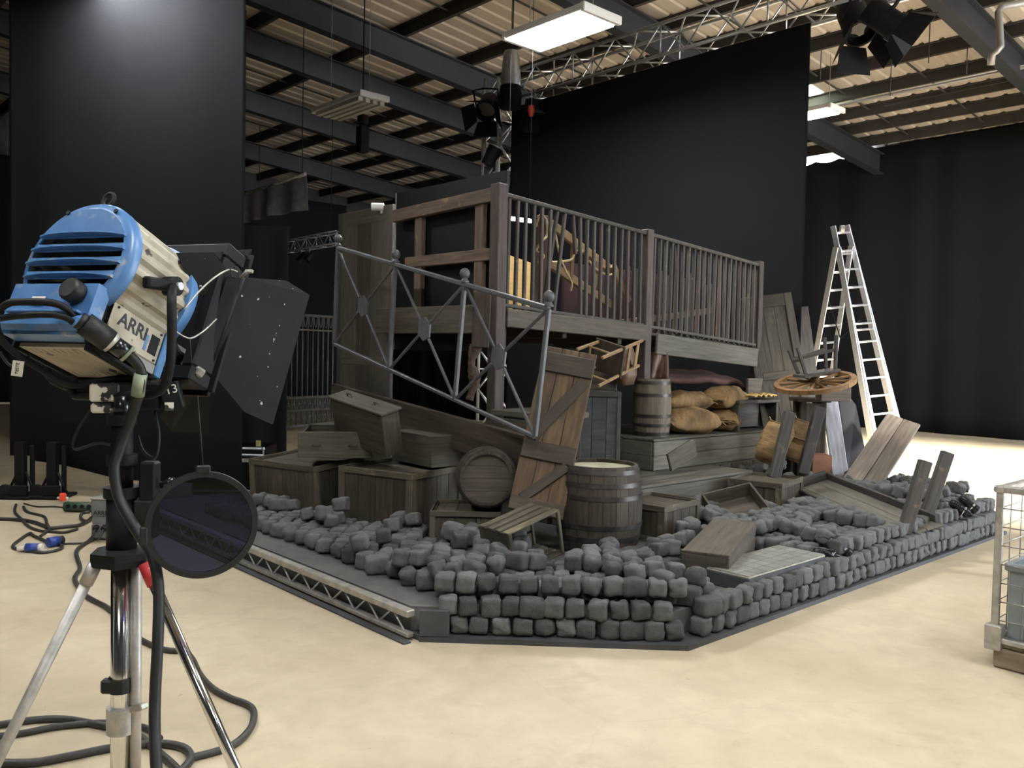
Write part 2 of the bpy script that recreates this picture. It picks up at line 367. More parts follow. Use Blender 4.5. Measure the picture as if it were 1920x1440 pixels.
wall('wall_right', [((X0+DX0)/2, Y0-.1, 4.5, DX0-X0, .2, 9), ((DX1+X1)/2, Y0-.1, 4.5, X1-DX1, .2, 9), ((DX0+DX1)/2, Y0-.1, DZ+1.9, DX1-DX0, .2, 3.8)])
WY0, WY1, WZ0, WZ1 = 9.3, 12.2, 6.05, 6.40
wall('wall_back', [(X1+.05, (Y0+WY0)/2, 3.4, .1, WY0-Y0, 6.8), (X1+.05, (WY1+Y1)/2, 3.4, .1, Y1-WY1, 6.8), (X1+.05, (WY0+WY1)/2, WZ0/2, .1, WY1-WY0, WZ0)])
ceil = thing('ceiling', None, None, kind='structure')
# ribbed roof sheets, each one metre wide, running down the slope
def sheet_mesh(xa, xb, w=1.0, ribs=3):
    prof = []
    for k in range(ribs):
        y = w*k/ribs; prof += [(y, 0), (y+.03, .026), (y+.075, .026), (y+.105, 0)]
    prof.append((w, 0)); vs = []; fs = []
    for x in (xa, xb):
        for (y, z) in prof: vs.append((x, y, zr(x)+z))
    n = len(prof)
    for i in range(n-1): fs.append([i, i+1, n+i+1, n+i])
    fs_top = [[a+2*n for a in f][::-1] for f in fs]; vs2 = [(x, y, z+.02) for (x, y, z) in vs]
    return mesh('sheet', vs+vs2, fs+fs_top)
full = sheet_mesh(X0-.2, X1+.15); full.materials.append(M['roof'])
segs = [(X0-.2, 14.95), (14.95, 15.95), (15.95, X1+.15)]; seg_me = [sheet_mesh(*s) for s in segs]
for i, s in enumerate(seg_me): s.materials.append(M['rooflight'] if i == 1 else M['roof'])
for k in range(int(Y1-Y0)+1):
    y = Y0-.5+k
    if abs(y-8.5) < .01:
        for i in range(3):
            put('rooflight_sheet' if i == 1 else 'roof_sheet', seg_me[i], None, ceil, fr(0, y, 0))
    else: put('roof_sheet', full, M['roof'], ceil, fr(0, y, 0))
PUR = [-7, -5.2, -3.4, -1.6, .2, 2., 3.7, 5.4, 7.15, 9.0, 10.55, 11.55, 12.6, 13.6, 14.85, 15.95, 16.95, 17.85, 18.77]
for x in PUR:
    L = Y1-Y0
    vs = [(-.04, 0, 0), (.025, 0, 0), (.025, 0, -.19), (.085, 0, -.19), (.085, 0, -.205), (.01, 0, -.205), (.01, 0, -.015), (-.04, 0, -.015)]
    n = len(vs); V2 = [(a, Y0, c) for a, b, c in vs]+[(a, Y1, c) for a, b, c in vs]
    if 'pur' not in _bc:
        _bc['pur'] = mesh('purlin', V2, [[i, (i+1) % n, n+(i+1) % n, n+i] for i in range(n)]); _bc['pur'].materials.append(M['purlin'])
    put('purlin', _bc['pur'], None, ceil, fr(x, 0, zr(x)-.002))
def ibeam(y, depth=.46, wf=.20, off=.21):
    prof = [(-wf/2, 0), (wf/2, 0), (wf/2, -.02), (.008, -.02), (.008, -depth+.02), (wf/2, -depth+.02), (wf/2, -depth), (-wf/2, -depth), (-wf/2, -depth+.02), (-.008, -depth+.02), (-.008, -.02), (-wf/2, -.02)]
    n = len(prof); vs = [(x, y+a, zr(x)-off+b) for x in (X0, X1) for a, b in prof]
    put('rafter', mesh('rafter', vs, [[i, (i+1) % n, n+(i+1) % n, n+i] for i in range(n)]), M['rafter'], ceil)
for y in (-3, 1, 4.95, 9.0, 12.95, 15.0, 18.1, 22.): ibeam(y)
for y in (6.6, 8.1, 10.4, 11.6, 13.9, 16.4, 17.2, 19.4, 20.6):     # sag rods between the purlins
    board('sag_bar', (3, y, zr(3)-.1), (19, y, zr(19)-.1), .035, .03, M['purlin'], ceil)
# services under the roof
tube('service_pipe', [at(1990, -8, 11.3), at(1905, 8, 11.2), at(1878, 12, 11.15), at(1872, 22, 11.1), at(1876, 88, 11.0), at(1868, 96, 11.0), at(1860, 102, 11.05), at(1858, 122, 11.1)], .045, M['pipe'], ceil, 10)
pA = atx(1480, 208, 15.6); pA.z = zr(15.6)-.42
tube('service_pipe', [(15.6, 11.5, pA.z), (15.6, 2.0, pA.z)], .035, M['pipe'], ceil, 8)
tube('conduit', [(15.9, 7.3, pA.z-.1), (15.9, 2.0, pA.z-.06)], .015, M['purlin'], ceil, 6)
for (px, py, py2) in ((1538, 25, 150), (1669, 125, 180), (1812, 40, 140), (1741, 105, 118)):
    a = atx(px, py2, 13.9); b = V((a.x, a.y, zr(a.x))); rod('hanger_wire', a, b, .008, M['purlin'], ceil, 5)

# ---------------- luminaires of the hall
def luminaire(c, label, on=True, power=None, size=(.52, 1.45), group=None, off=None):
    root = thing('ceiling_luminaire_%s_offscreen' % off if off else 'ceiling_luminaire', label, 'light', fr(c[0], c[1], c[2]), group)
    a, b = size
    vs, fs = [], []
    put('casing', box_mesh(a, b, .07, .01, M['lum_case']), M['lum_case'], root, fr(0, 0, .05))
    for k in range(4):
        x = -a/2+a*(k+.5)/4
        put('tube' if on else 'reflector_bar', box_mesh(a/4*.62, b*.9, .02 if on else .06, .004, M['lum_on'] if on else M['lum_off']), None, root, fr(x, 0, .008 if on else -.014))
    for s in (-1, 1): put('end_cap', box_mesh(a*1.02, .06, .09, .01, M['lum_case']), M['lum_case'], root, fr(0, s*(b/2), .045))
    for s in (-1, 1): rod('hanger_wire', (0, s*b*.4, .085), (0, s*b*.4, zr(c[0])-c[2]-.0), .006, M['pipe'], root, 5)
    if on:
        ln = 'luminaire_light_%s_offscreen' % off if off else 'luminaire_light'; l = bpy.data.lights.new(ln, 'AREA'); l.shape = 'RECTANGLE'; l.size = a; l.size_y = b; l.energy = power or LUM_POWER; l.color = (1, .985, .955)
        lo = bpy.data.objects.new(ln, l); link(lo); lo.parent = root; lo.location = (0, 0, -.012)
    return root
luminaire(at(1050, 62, 9.0), 'dazzling lit luminaire hanging next to the silver box truss', True, 150, (.56, 1.15))
luminaire(at(655, 203, 13.0), 'unlit white suspended luminaire with three dark slots under the rafters', False, size=(.5, 1.35))
luminaire(at(1497, 222, 15.5), 'small lit luminaire half hidden behind the right edge of the tall drape', True, 140)
luminaire(at(205, -75, 8.0), 'lit luminaire hung close to the top of the wide black curtain', True, 32, group='hall luminaires out of view', off='above_curtain')
luminaire(at(4, 392, 23), 'distant lit luminaire beyond the left edge of the wide black curtain', True, 150)
for nm_, p in (('overhead', (1.2, .8, 5.3)), ('overhead_right', (4.9, .6, 5.3)), ('overhead_left', (-1.0, 4.6, 5.3)), ('behind', (-3.5, -1.5, 5.3)), ('behind_right', (2.2, -3.6, 5.3)), ('right', (8.0, -3.0, 5.3))):
    luminaire(p, 'lit white hall luminaire overhead on thin wires', True, group='hall luminaires out of view', off=nm_)

# ================================================================== drapes and trusses
dr = cloth('wide_black_curtain', at(18, 870, 9.3), at(452, 910, 8.15), 7.2, .27, M['drape'], amp=.008, wave=.9, nx=90, seed=1, bottom=lambda s: .04-.10*s+.03*math.sin(9*s)+.05*(s < .12))
tag(dr, 'wide plain black curtain hanging behind the blue film lamp', 'curtain')
XT = 9.0
dr = cloth('tall_black_drape', (XT+.05, 10.0), (XT+.05, 5.03), 5.36, .02, M['drape'], amp=.010, wave=.8, nx=110, seed=4)
tag(dr, 'tall black drape hung from the silver truss behind the balcony', 'curtain')
dr = cloth('far_blue_black_curtain', (19.45, 13.5), (19.45, .4), lambda s: 6.40 if s > .32 else (6.30-.06*abs(math.sin(s*70))), .02, M['drape'], amp=.03, wave=1.1, nx=160, seed=8)
tag(dr, 'long blue-black curtain covering the far wall behind the stepladder', 'curtain')
dr = cloth('hung_drape', (12.6, 19.0), (12.6, 9.0), lambda s: 4.95+.25*math.sin(s*2), .02, M['drape'], amp=.05, wave=.7, nx=100, seed=11); tag(dr, 'dark hung drape closing off the back of the hall under the roof', 'curtain')
a, b = at(452, 418, 15.5), at(572, 395, 14.6)
dr = cloth('grey_cloth', (a.x, a.y), (b.x, b.y), lambda s: at(452, 366, 15.5).z+s*.22, at(452, 418, 15.5).z, M['drape_grey'], amp=.05, wave=.5, nx=50, seed=13, bottom=lambda s: .12*s); tag(dr, 'pale grey cloth slung over a beam beside the wide black curtain', 'cloth')
gb_ = thing('cloth_bar', 'thin bar carrying the pale grey cloth', 'bar', fr(a.x, a.y, 0)); zt0 = at(452, 366, 15.5).z; rod('bar', (0, 0, zt0), (b.x-a.x, b.y-a.y, zt0+.22), .03, M['alu_dull'], gb_)
for f_ in (.05, .95): rod('hanger_wire', ((b.x-a.x)*f_, (b.y-a.y)*f_, zt0+.22*f_), ((b.x-a.x)*f_, (b.y-a.y)*f_, zr(a.x)), .008, M['black'], gb_, 5)
pa, pb = at(430, 880, 11.6), at(537, 874, 11.6)
dr = cloth('black_drape_panel', (pa.x, pa.y), (pb.x, pb.y), 3.2, .02, M['drape'], amp=.02, wave=.4, nx=40, seed=17); tag(dr, 'narrow black drape standing between the flight case and the ornate gate', 'curtain')
dr = cloth('back_drape', (3.2, 24.5), (15, 24.5), 6.2, .05, M['drape'], amp=.05, wave=.8, nx=80, seed=15); tag(dr, 'black drape along the far end of the hall behind the ornate gate', 'curtain')

def truss(name, label, a, b, size, m, up=V((0, 0, 1)), r=.024, cat='truss', pitch=None, group=None):
    a, b = V(a), V(b); L = (b-a).length; F = axis_frame(a, b, up); root = thing(name, label, cat, F, group); h = size/2
    for y in (-h, h):
        for z in (-h, h): rod('chord', (-L/2, y, z), (L/2, y, z), r, m, root, 8)
    n = max(2, round(L/(pitch or size*.95)))
    for k in range(n):
        xa, xb = -L/2+L*k/n, -L/2+L*(k+1)/n; s = 1 if k % 2 else -1
        for y in (-h, h): rod('brace', (xa, y, -s*h), (xb, y, s*h), r*.5, m, root, 6)
        for z in (-h, h): rod('brace', (xa, -s*h, z), (xb, s*h, z), r*.5, m, root, 6)
        if k % 4 == 0:
            rod('brace', (xa, -h, -h), (xa, -h, h), r*.5, m, root, 6); rod('brace', (xa, h, -h), (xa, h, h), r*.5, m, root, 6)
    return root
truss('lighting_truss', 'silver box truss carrying the tall black drape across the roof space', (XT, 10.0, 5.58), (XT, 3.9, 5.58), .40, M['alu'])
truss('tower_truss', 'upright truss tower holding the end of the silver box truss', (XT, 10.25, .02), (XT, 10.25, 5.80), .34, M['alu'], up=V((1, 0, 0)))
ta, tb = atx(470, 475, 10.2), atx(640, 445, 10.2)
truss('back_truss', 'thin truss with small lamps behind the panelled door', ta, tb, .27, M['alu'], r=.014)
for f_ in (.1, .9): p_ = ta.lerp(tb, f_); hw = rod('hanger_wire', p_+V((0, 0, .13)), (p_.x, p_.y, zr(p_.x)), .008, M['black'], None, 5); tag(hw, 'thin wire holding the thin back truss up to the roof', 'wire', 'wires of the back truss')
for k, (px, py) in enumerate(((497, 498), (512, 500), (575, 490), (590, 488))):
    c = atx(px, py, 10.2); c.x = 10.2-.135; c.z = ta.lerp(tb, (px-470)/170).z-.135-.17; root = thing('par_lamp', 'small dark lamp hanging under the thin back truss', 'lamp', fr(c.x, c.y, c.z), 'lamps on the back truss')
    lathe('can', [(0, .14), (.06, .14), (.075, .05), (.085, -.12), (.08, -.12), (.06, .1)], M['black'], root, fr(0, 0, -.05, 30*k, 40), 14); rod('clamp', (0, 0, .05), (0, 0, .18), .012, M['alu_dull'], root)

def fresnel(c, aim, label, s=1., leaves=4, m=None, group=None):
    """theatre lantern hung from a yoke, pointing along aim"""
    d = V(aim).normalized(); x = d.cross(V((0, 0, 1))).normalized(); z = x.cross(d)
    root = thing('stage_lantern', label, 'lamp', fr(*c), group); F = frame_xyz(V((0, 0, 0)), x*s, d*s, z*s); m = m or M['black']
    rot = F @ Euler((R_(-90), 0, 0)).to_matrix().to_4x4()
    lathe('body', [(0, -.2), (.10, -.2), (.125, -.15), (.125, .1), (.14, .1), (.14, .15), (.12, .15), (.11, .05)], m, root, rot, 20)
    lathe('lens', [(0, .11), (.11, .10)], M['glassdark'], root, rot, 20)
    for k in range(leaves):
        a = PI/2*k; q = Euler((0, a, 0)).to_matrix().to_4x4()
        pts = [(-.12, .15, .13), (.12, .15, .13), (.16, .36, .24), (-.16, .36, .24)]
        poly_plate('barn_door', [F @ (q @ V(p)) for p in pts], .005, m, root)
    tube('yoke', [F @ V(p) for p in ((-.15, 0, 0), (-.16, 0, .22), (0, 0, .24), (.16, 0, .22), (.15, 0, 0))], .012*s, M['black'], root, 6)
    rod('clamp', F @ V((0, 0, .24)), F @ V((0, 0, .24))+V((0, 0, .14)), .018, M['alu_dull'], root); return root
fresnel(at(1605, 42, 9.2), (-.25, -.4, -.75), 'black stage lantern with open barn doors on the truss end', 1.25)
fresnel(at(1658, 36, 8.55), (.45, -.6, -.55), 'black stage lantern tilted outward beside the truss end', 1.05)
fresnel(at(915, 200, 13.1), (-.6, -.4, -.6), 'black stage lantern clamped high on the truss tower', 1.2)
fresnel(at(998, 205, 12.75), (-.3, -.5, -.9), 'dark lantern hanging under the truss corner', .8)
c = at(958, 136, 12.7); root = thing('chain_hoist', 'silver cylinder hoist bag standing over the truss corner', 'hoist', fr(*c))
lathe('bag', [(0, .30), (.10, .31), (.12, .24), (.15, -.12), (.14, -.2), (0, -.2)], M['alu'], root, None, 18); lathe('motor', [(0, -.2), (.15, -.2), (.17, -.28), (.16, -.52), (0, -.52)], M['black'], root, None, 18)
rod('strap', (.02, 0, .3), (.02, 0, zr(c.x)-c.z), .012, M['black'], root)
c = at(922, 275, 13.3); root = thing('bracket_lamp', 'lamp with a pale square bracket on the truss tower', 'lamp', fr(*c))
board('bracket_arm', at(908, 238, 13.3)-c, at(908, 300, 13.3)-c, .05, .03, M['leaf_pale'], root); board('bracket_top', at(906, 240, 13.3)-c, at(940, 246, 13.3)-c, .09, .06, M['leaf_pale'], root); board('bracket_arm', at(938, 246, 13.3)-c, at(938, 275, 13.3)-c, .05, .03, M['leaf_pale'], root)
lathe('can', [(0, .1), (.12, .1), (.11, -.2), (0, -.22)], M['black'], root, fr(.02, -.02, -.10, 40, 25), 16); tube('rim', [fr(.02, -.02, -.10, 40, 25) @ V((.12*math.cos(a), .12*math.sin(a), .1)) for a in [k*PI/8 for k in range(16)]], .012, M['alu'], root, 6, True)
c = at(996, 206, 12.3); lb = put('hoist_control', mesh('rh', *lathe_data([(0, .07), (.04, .06), (.05, 0), (.03, -.09), (0, -.1)], 12), smooth=True), M['orange'], None, fr(*c)); tag(lb, 'small red hoist control dangling under the truss corner', 'control')
c = at(680, 250, 14.0); root = thing('hanging_speaker', 'slim dark loudspeaker hanging below the unlit luminaire', 'speaker', fr(*c))
block('cabinet', 0, 0, -.1, .16, .16, .42, M['black'], root); lathe('swivel', [(0, .3), (.09, .28), (.09, .16), (.05, .12), (0, .12)], M['black'], root, None, 14); rod('hanger', (0, 0, .28), (0, 0, zr(c.x)-c.z), .012, M['black'], root)
# ornate gate on the floor behind the set
ga, gb = atz(535, 809, 0), atz(640, 799, 0); GX = (gb-ga); GL = GX.length; GF = axis_frame(ga, gb); GF = Matrix.Translation(ga) @ GF.to_3x3().to_4x4()
root = thing('ornate_iron_gate', 'tall black iron gate with ornamental bottom panels behind the crates', 'gate', GF); GH = 2.2
n = round(GL/.135)
for k in range(n+1): rod('bar', (GL*k/n, 0, .05), (GL*k/n, 0, GH), .016, M['rail'], root, 6)
for z, w in ((GH, .05), (GH-.28, .03), (.62, .05), (.38, .05), (.08, .06)): board('rail', (0, 0, z), (GL, 0, z), .04, w, M['rail'], root)
for k in range(n):
    xm = GL*(k+.5)/n
    tube('scroll', [(xm+.035*math.cos(a), 0, .22+.05*math.sin(a)) for a in [i*PI/5 for i in range(10)]], .011, M['rail'], root, 5, True)
    tube('scroll', spline([(xm-.045, 0, .40), (xm-.03, 0, .48), (xm, 0, .53), (xm+.03, 0, .48), (xm+.045, 0, .40)], 3), .011, M['rail'], root, 5); rod('scroll_stem', (xm, 0, .4), (xm, 0, .62), .012, M['rail'], root, 5)
    tube('scroll', spline([(xm-.05, 0, GH-.02), (xm-.03, 0, GH-.16), (xm, 0, GH-.22), (xm+.03, 0, GH-.16), (xm+.05, 0, GH-.02)], 3), .011, M['rail'], root, 5)

# ================================================================== the stage
ZD = .165
SX0, SX1, SY0, SY1 = 2.77, 8.75, 2.72, 8.0
CH0, CH1 = (2.77, 3.75), (3.83, 2.72)          # chamfered front corner
def prism(name, pts, z0, z1, m, root=None, ML=None):
    n = len(pts); vs = [(x, y, z0) for x, y in pts]+[(x, y, z1) for x, y in pts]
    fs = [list(range(n))[::-1], list(range(n, 2*n))]+[[i, (i+1) % n, n+(i+1) % n, n+i] for i in range(n)]
    me = mesh(name, vs, fs); bm = bmesh.new(); bm.from_mesh(me); bmesh.ops.recalc_face_normals(bm, faces=bm.faces); bm.to_mesh(me); bm.free()
    return put(name, me, m, root, ML)
M['base'] = mat('grey black stage paint', (.030, .030, .032), .6, col2=(.060, .060, .062), scale=5, bump=.15)
M['decktop'] = mat('scuffed dark stage top', (.075, .073, .068), .7, col2=(.125, .120, .110), scale=5, bump=.2)
stage = thing('stage_platform', 'low dark stage platform with a cut front corner and truss-sided edge', 'stage', fr(0, 0, 0))
i_ = .13                                         # the deck stands back from the stone courses
prism('base_board', [(SX0+.03, CH0[1]+.02), (CH0[0]+.02, CH0[1]), CH1, (SX1, SY0), (SX1, SY1), (SX0+.03, SY1)], 0, .028, M['base'], stage)
prism('deck', [(SX0+.05, CH0[1]+.12), (CH1[0]+.04, SY0+i_+.02), (SX1-i_, SY0+i_+.02), (SX1-i_, SY1), (SX0+.05, SY1)], .03, ZD, M['decktop'], stage)
def quad_prism(name, a, b, w, z0, z1, m, root): return board(name, (a[0], a[1], (z0+z1)/2), (b[0], b[1], (z0+z1)/2), w, z1-z0, m, root, bev=.003)
quad_prism('corner_fascia', (2.80, 3.76), (2.92, 3.65), .03, .03, ZD+.01, M['base'], stage)
XE = SX0                                         # aluminium truss edge on the side of the deck
board('top_rail', (XE, 3.80, ZD-.018), (XE, 8.0, ZD-.018), .055, .042, M['alu_dull'], stage); board('bottom_rail', (XE, 3.80, .028), (XE, 8.0, .028), .045, .026, M['alu_dull'], stage)
k = 0; y = 3.86
while y < 7.85:
    a, b = ((XE, y, .04), (XE, y+.11, ZD-.038)) if k % 2 == 0 else ((XE, y, ZD-.038), (XE, y+.11, .04))
    rod('web_rod', a, b, .006, M['alu'], stage, 6); y += .13; k += 1
board('foot_strip', (XE-.05, 3.76, .006), (XE-.05, 8.0, .006), .05, .01, M['base'], stage)

OBST = []                                        # footprints the stones keep clear of: (cx, cy, hx, hy, rot)
def obst(cx, cy, hx, hy, rz=0): OBST.append((cx, cy, hx, hy, R_(rz)))

# ---------------- crates
def crate(name, label, F, a, b, h, n=4, m='crate', me_='crate_edge', lid=True, group=None, root=None):
    """closed crate, a along x, b along y, standing on z=0 of its frame"""
    root = thing(name, label, 'crate', F, group); t = .02; w = min(.05, h*.16)
    def side(L, place):
        for k in range(n):
            pw = (L-2*t)/n; place(-L/2+t+pw*(k+.5), pw*.97)
    for s in (-1, 1):
        side(a, lambda x, pw: block('plank', x, s*(b/2-.022), h/2, pw, .016, h-.03, M[m], root))
        side(b, lambda y, pw: block('plank', s*(a/2-.022), y, h/2, .016, pw, h-.03, M[m], root))
        for z in (w/2, h-w/2):
            block('batten', 0, s*(b/2-.007), z, a, .014, w, M[me_], root); block('batten', s*(a/2-.007), 0, z, .014, b-.028, w, M[me_], root)
        for q in (-1, 1):
            block('corner_batten', s*(a/2-.007-w/2+.007), q*(b/2-.007), h/2, w, .014, h-2*w, M[me_], root); block('corner_batten', s*(a/2-.007), q*(b/2-.014-w/2), h/2, .014, w, h-2*w, M[me_], root)
    nt = max(2, round(a/.2)); pw = (a-.05)/nt
    for k in range(nt): block('lid_board', -a/2+.025+pw*(k+.5), 0, h-.035, pw*.985, b-.05, .016, M[m] if not lid else M['step'], root)
    block('floor_board', 0, 0, .02, a-.05, b-.05, .016, M[m], root)
    return root
crate('wooden_crate', 'large dark crate with raised lid rim beside the lying barrel', fr(4.09, 5.78, ZD, 16), .67, .76, .48, 4, lid=1); obst(4.09, 5.78, .35, .39, 16)
crate('wooden_crate', 'tilted dark crate with a pale chipped corner near the flight case', fr(3.80, 6.68, ZD+.026, 14, 0, -4), .70, .80, .46, 4, lid=1); obst(3.8, 6.68, .37, .42, 14)
crate('wooden_crate', 'low crate carrying the lying barrel', fr(4.13, 4.97, ZD, -43), .52, .50, .265, 3, lid=1); obst(4.13, 4.97, .28, .28, -43)
crate('wooden_crate', 'small pale-topped crate close behind the big upright barrel', fr(5.44, 4.20, ZD, 6), .54, .46, .29, 4, lid=2); obst(5.44, 4.2, .29, .25, 6)
crate('wooden_crate', 'pale-topped crate half buried in stones before the upturned table', fr(7.08, 4.23, ZD, 12), .60, .50, .32, 3, lid=2); obst(7.08, 4.23, .32, .27, 12)
# plain box on the big crate
def plain_box(name, label, F, a, b, h, m='crate', top=True, cat='box'):
    root = thing(name, label, cat, F); t = .018
    for s in (-1, 1):
        block('side_board', 0, s*(b/2-t/2), h/2, a, t, h, M[m], root); block('end_board', s*(a/2-t/2), 0, h/2, t, b-2*t, h, M[m], root)
    block('bottom_board', 0, 0, t/2, a-2*t, b-2*t, t, M[m], root)
    if top: block('top_board', 0, 0, h+t/2, a, b, t, M['step'], root)
    return root
plain_box('wooden_box', 'plain closed box with a worn corner standing on the large crate', fr(4.42, 5.80, .646, -4), .42, .62, .24)
def drawer(name, label, F, a, b, h, m='panel'):
    root = thing(name, label, 'drawer', F); t = .016
    block('front_panel', 0, -b/2-.01, h/2, a+.05, .02, h+.03, M[m], root)
    for s in (-1, 1):
        block('side_board', s*(a/2-t/2), 0, h/2, t, b, h, M['crate'], root)
        k = put('pull_handle', mesh('pull', *tube_data([(s*a*.27-.03, -b/2-.02, h*.5), (s*a*.27-.03, -b/2-.045, h*.45), (s*a*.27+.03, -b/2-.045, h*.45), (s*a*.27+.03, -b/2-.02, h*.5)], .005, 6)), M['hoop'], root)
    block('back_board', 0, b/2-t/2, h/2, a-2*t, t, h, M['crate'], root); block('bottom_board', 0, 0, t/2, a-2*t, b-t, t, M['crate'], root)
    return root
# drawer lying open side up on the tilted crate
p0, p1 = at(561, 850, 7.0), at(695, 842, 7.05); d = (p1-p0); ang = math.degrees(math.atan2(d.y, d.x))
F = fr(*((p0+p1)/2-V((0, 0, .02))), ang) @ fr(0, .22, 0, 0, 5)
drawer('drawer_box', 'open drawer with two pulls lying on the tilted crate', F, d.length-.03, .42, .185)
# second drawer standing on its back corner, front panel turned upwards
q = [at(653, 725, 7.35), at(753.5, 757, 6.85), at(717, 780, 6.62), at(619.5, 746, 7.1)]
xa = (q[1]-q[0]).normalized(); ya = (q[0]-q[3]); ya = (ya-xa*ya.dot(xa)).normalized(); na = xa.cross(ya)
if na.z < 0: na = -na
c = sum(q, V((0, 0, 0)))/4; yb = na.cross(xa)
# local -y of the drawer = outward normal of its front
F = frame_xyz(c, xa, -na, yb if True else yb); F = F @ fr(0, .20, -.10)
drawer('upended_drawer', 'upended drawer with its two-handled front facing upwards against the long beam', F, (q[1]-q[0]).length-.04, .36, .17)
# open box by the lower deck
root = plain_box('open_box', 'shallow open box tipped up between the pale-topped crates', fr(6.28, 4.02, ZD+.10, -38, 22, -14), .44, .42, .14, 'step', top=False); obst(6.25, 4.0, .2, .2)
# ---------------- slatted crate tipped over in front of the barrel
pA, pB, pC = at(919, 978, 5.72), at(955, 1003, 5.45), at(1050, 958, 5.75)
xa = (pC-pB).normalized(); ya = (pA-pB); wdt = ya.length; ya = (ya-xa*ya.dot(xa)).normalized(); za = xa.cross(ya)
if za.z < 0: za = -za
sl = thing('slatted_crate', 'slatted crate lying tipped on the stones before the big barrel', 'crate', frame_xyz(pB, xa, ya, za)); LL = (pC-pB).length; SH = .30
for k in range(4): block('slat', LL/2, wdt*(k+.5)/4, 0, LL, wdt/4*.72, .014, M['crate_edge'], sl)
for k in range(4): block('slat', LL/2, wdt*(k+.5)/4, -SH, LL, wdt/4*.72, .014, M['crate'], sl)
block('end_board', .012, wdt/2, -SH/2, .018, wdt, SH-.01, M['crate'], sl)
for k in range(3): block('slat', LL/2, wdt-.008, -SH*(k+.5)/3, LL, .014, SH/3*.8, M['crate'], sl)
for x in (.012, LL-.012):
    for y in (.012, wdt-.012): block('corner_batten', x, y, -SH/2, .024, .024, SH, M['crate_edge'], sl)
obst(4.12, 4.0, .2, .2, 45)

# ---------------- barrels
def barrel(name, label, F, rb, rr, h, m='barrel', head='barrel', n=18, hoops=((.06), (.2), (.34), (.66), (.80), (.94))):
    root = thing(name, label, 'barrel', F); N = 10
    prof = [(rr+(rb-rr)*math.sin(PI*k/N)**.8, h*k/N) for k in range(N+1)]; t = .02; da = 2*PI/n
    vs, fs = [], []
    for k in range(4):
        a = -da/2*.975+da*.975*k/3
        for (r, z) in prof: vs.append((r*math.cos(a), r*math.sin(a), z))
    p = N+1
    for k in range(3):
        for q in range(N): fs.append([k*p+q, (k+1)*p+q, (k+1)*p+q+1, k*p+q+1])
    o_ = len(vs)
    for k in (0, 3):
        a = -da/2*.975+da*.975*k/3
        for (r, z) in prof: vs.append(((r-t)*math.cos(a), (r-t)*math.sin(a), z))
    for q in range(N):
        fs.append([q, q+1, o_+q+1, o_+q]); fs.append([3*p+q+1, 3*p+q, o_+p+q, o_+p+q+1]); fs.append([o_+q, o_+q+1, o_+p+q+1, o_+p+q])
    fs.append([N, p+N, 2*p+N, 3*p+N, o_+p+N, o_+N]); fs.append([0, o_, o_+p, 3*p, 2*p, p])
    me = mesh('stave', vs, fs); me.materials.append(M[m]); G = Euler((0, R_(90), 0)).to_matrix().to_4x4()
    me.transform(G.inverted())                   # grain along local x
    for k in range(n): put('stave', me, None, root, Euler((0, 0, da*k)).to_matrix().to_4x4() @ G)
    for f in hoops:
        z = h*f; rz_ = lambda zz: rr+(rb-rr)*max(0, math.sin(PI*min(max(zz/h, 0), 1)))**.8
        w = .032; ra, rb_ = rz_(z-w/2), rz_(z+w/2)
        lathe('hoop', [(ra+.0, z-w/2), (ra+.005, z-w/2), (rb_+.005, z+w/2), (rb_+.0, z+w/2)], M['hoop'], root, None, 36)
    for zz, s in ((h-.035, 1), (.035, -1)):
        nb = 4; r = rr-t*.6
        for k in range(nb):                       # head boards cut from a disc
            y0, y1 = -r+2*r*k/nb+.001, -r+2*r*(k+1)/nb-.001; pts = []
            for i in range(7): y = y0+(y1-y0)*i/6; pts.append((math.sqrt(max(0, r*r-y*y)), y))
            for i in range(7): y = y1+(y0-y1)*i/6; pts.append((-math.sqrt(max(0, r*r-y*y)), y))
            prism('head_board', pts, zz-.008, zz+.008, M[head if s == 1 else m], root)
    return root
barrel('barrel', 'big upright oak barrel with a pale top among the stones', fr(4.69, 4.15, ZD, 20), .312, .272, .635, head='barrel_head', n=20); obst(4.69, 4.15, .32, .32)
# lying barrel, head towards the camera
ax = V((-.62, -.76, .10)).normalized(); bx_ = ax.cross(V((0, 0, 1))).normalized(); by_ = ax.cross(bx_)
hc = at(913, 897, 6.25)
barrel('barrel', 'dark barrel lying on its side with its round head facing out', frame_xyz(hc-ax*.52, bx_, by_, ax), .232, .196, .55, head='step', n=18, hoops=(.06, .22, .78, .955))
barrel('barrel', 'weathered narrow barrel standing on the upper step by the sacks', fr(6.70, 5.27, .80, 10), .185, .165, .56, m='barrel_pale', head='barrel_pale', n=16, hoops=(.05, .2, .36, .72, .93))
# ---------------- stepped platforms
def planked(name, label, x0, x1, y0, y1, z0, z1, n, along='x', m='deck', ms='deck', rows=2):
    root = thing(name, label, 'platform', fr(x0, y0, z0)); h = z1-z0; a, b = x1-x0, y1-y0
    for k in range(n):
        if along == 'x': block('deck_board', a/2, b*(k+.5)/n, h-.012, a, b/n*.985, .024, M[m], root)
        else: block('deck_board', a*(k+.5)/n, b/2, h-.012, a/n*.985, b, .024, M[m], root)
    hh = (h-.026)/rows
    for r in range(rows):
        z = hh*(r+.5)
        for yy in (.012, b-.012): block('fascia_board', a/2, yy, z, a-.02, .022, hh*.98, M[ms], root)
        for xx in (.012, a-.012): block('fascia_board', xx, b/2, z, .022, b-.05, hh*.98, M[ms], root)
    return root
planked('lower_step', 'wide grey planked lower step behind the small crates', 5.05, 7.30, 4.50, 5.0, ZD, .50, 5, rows=2); obst(6.2, 4.8, 1.2, .32)
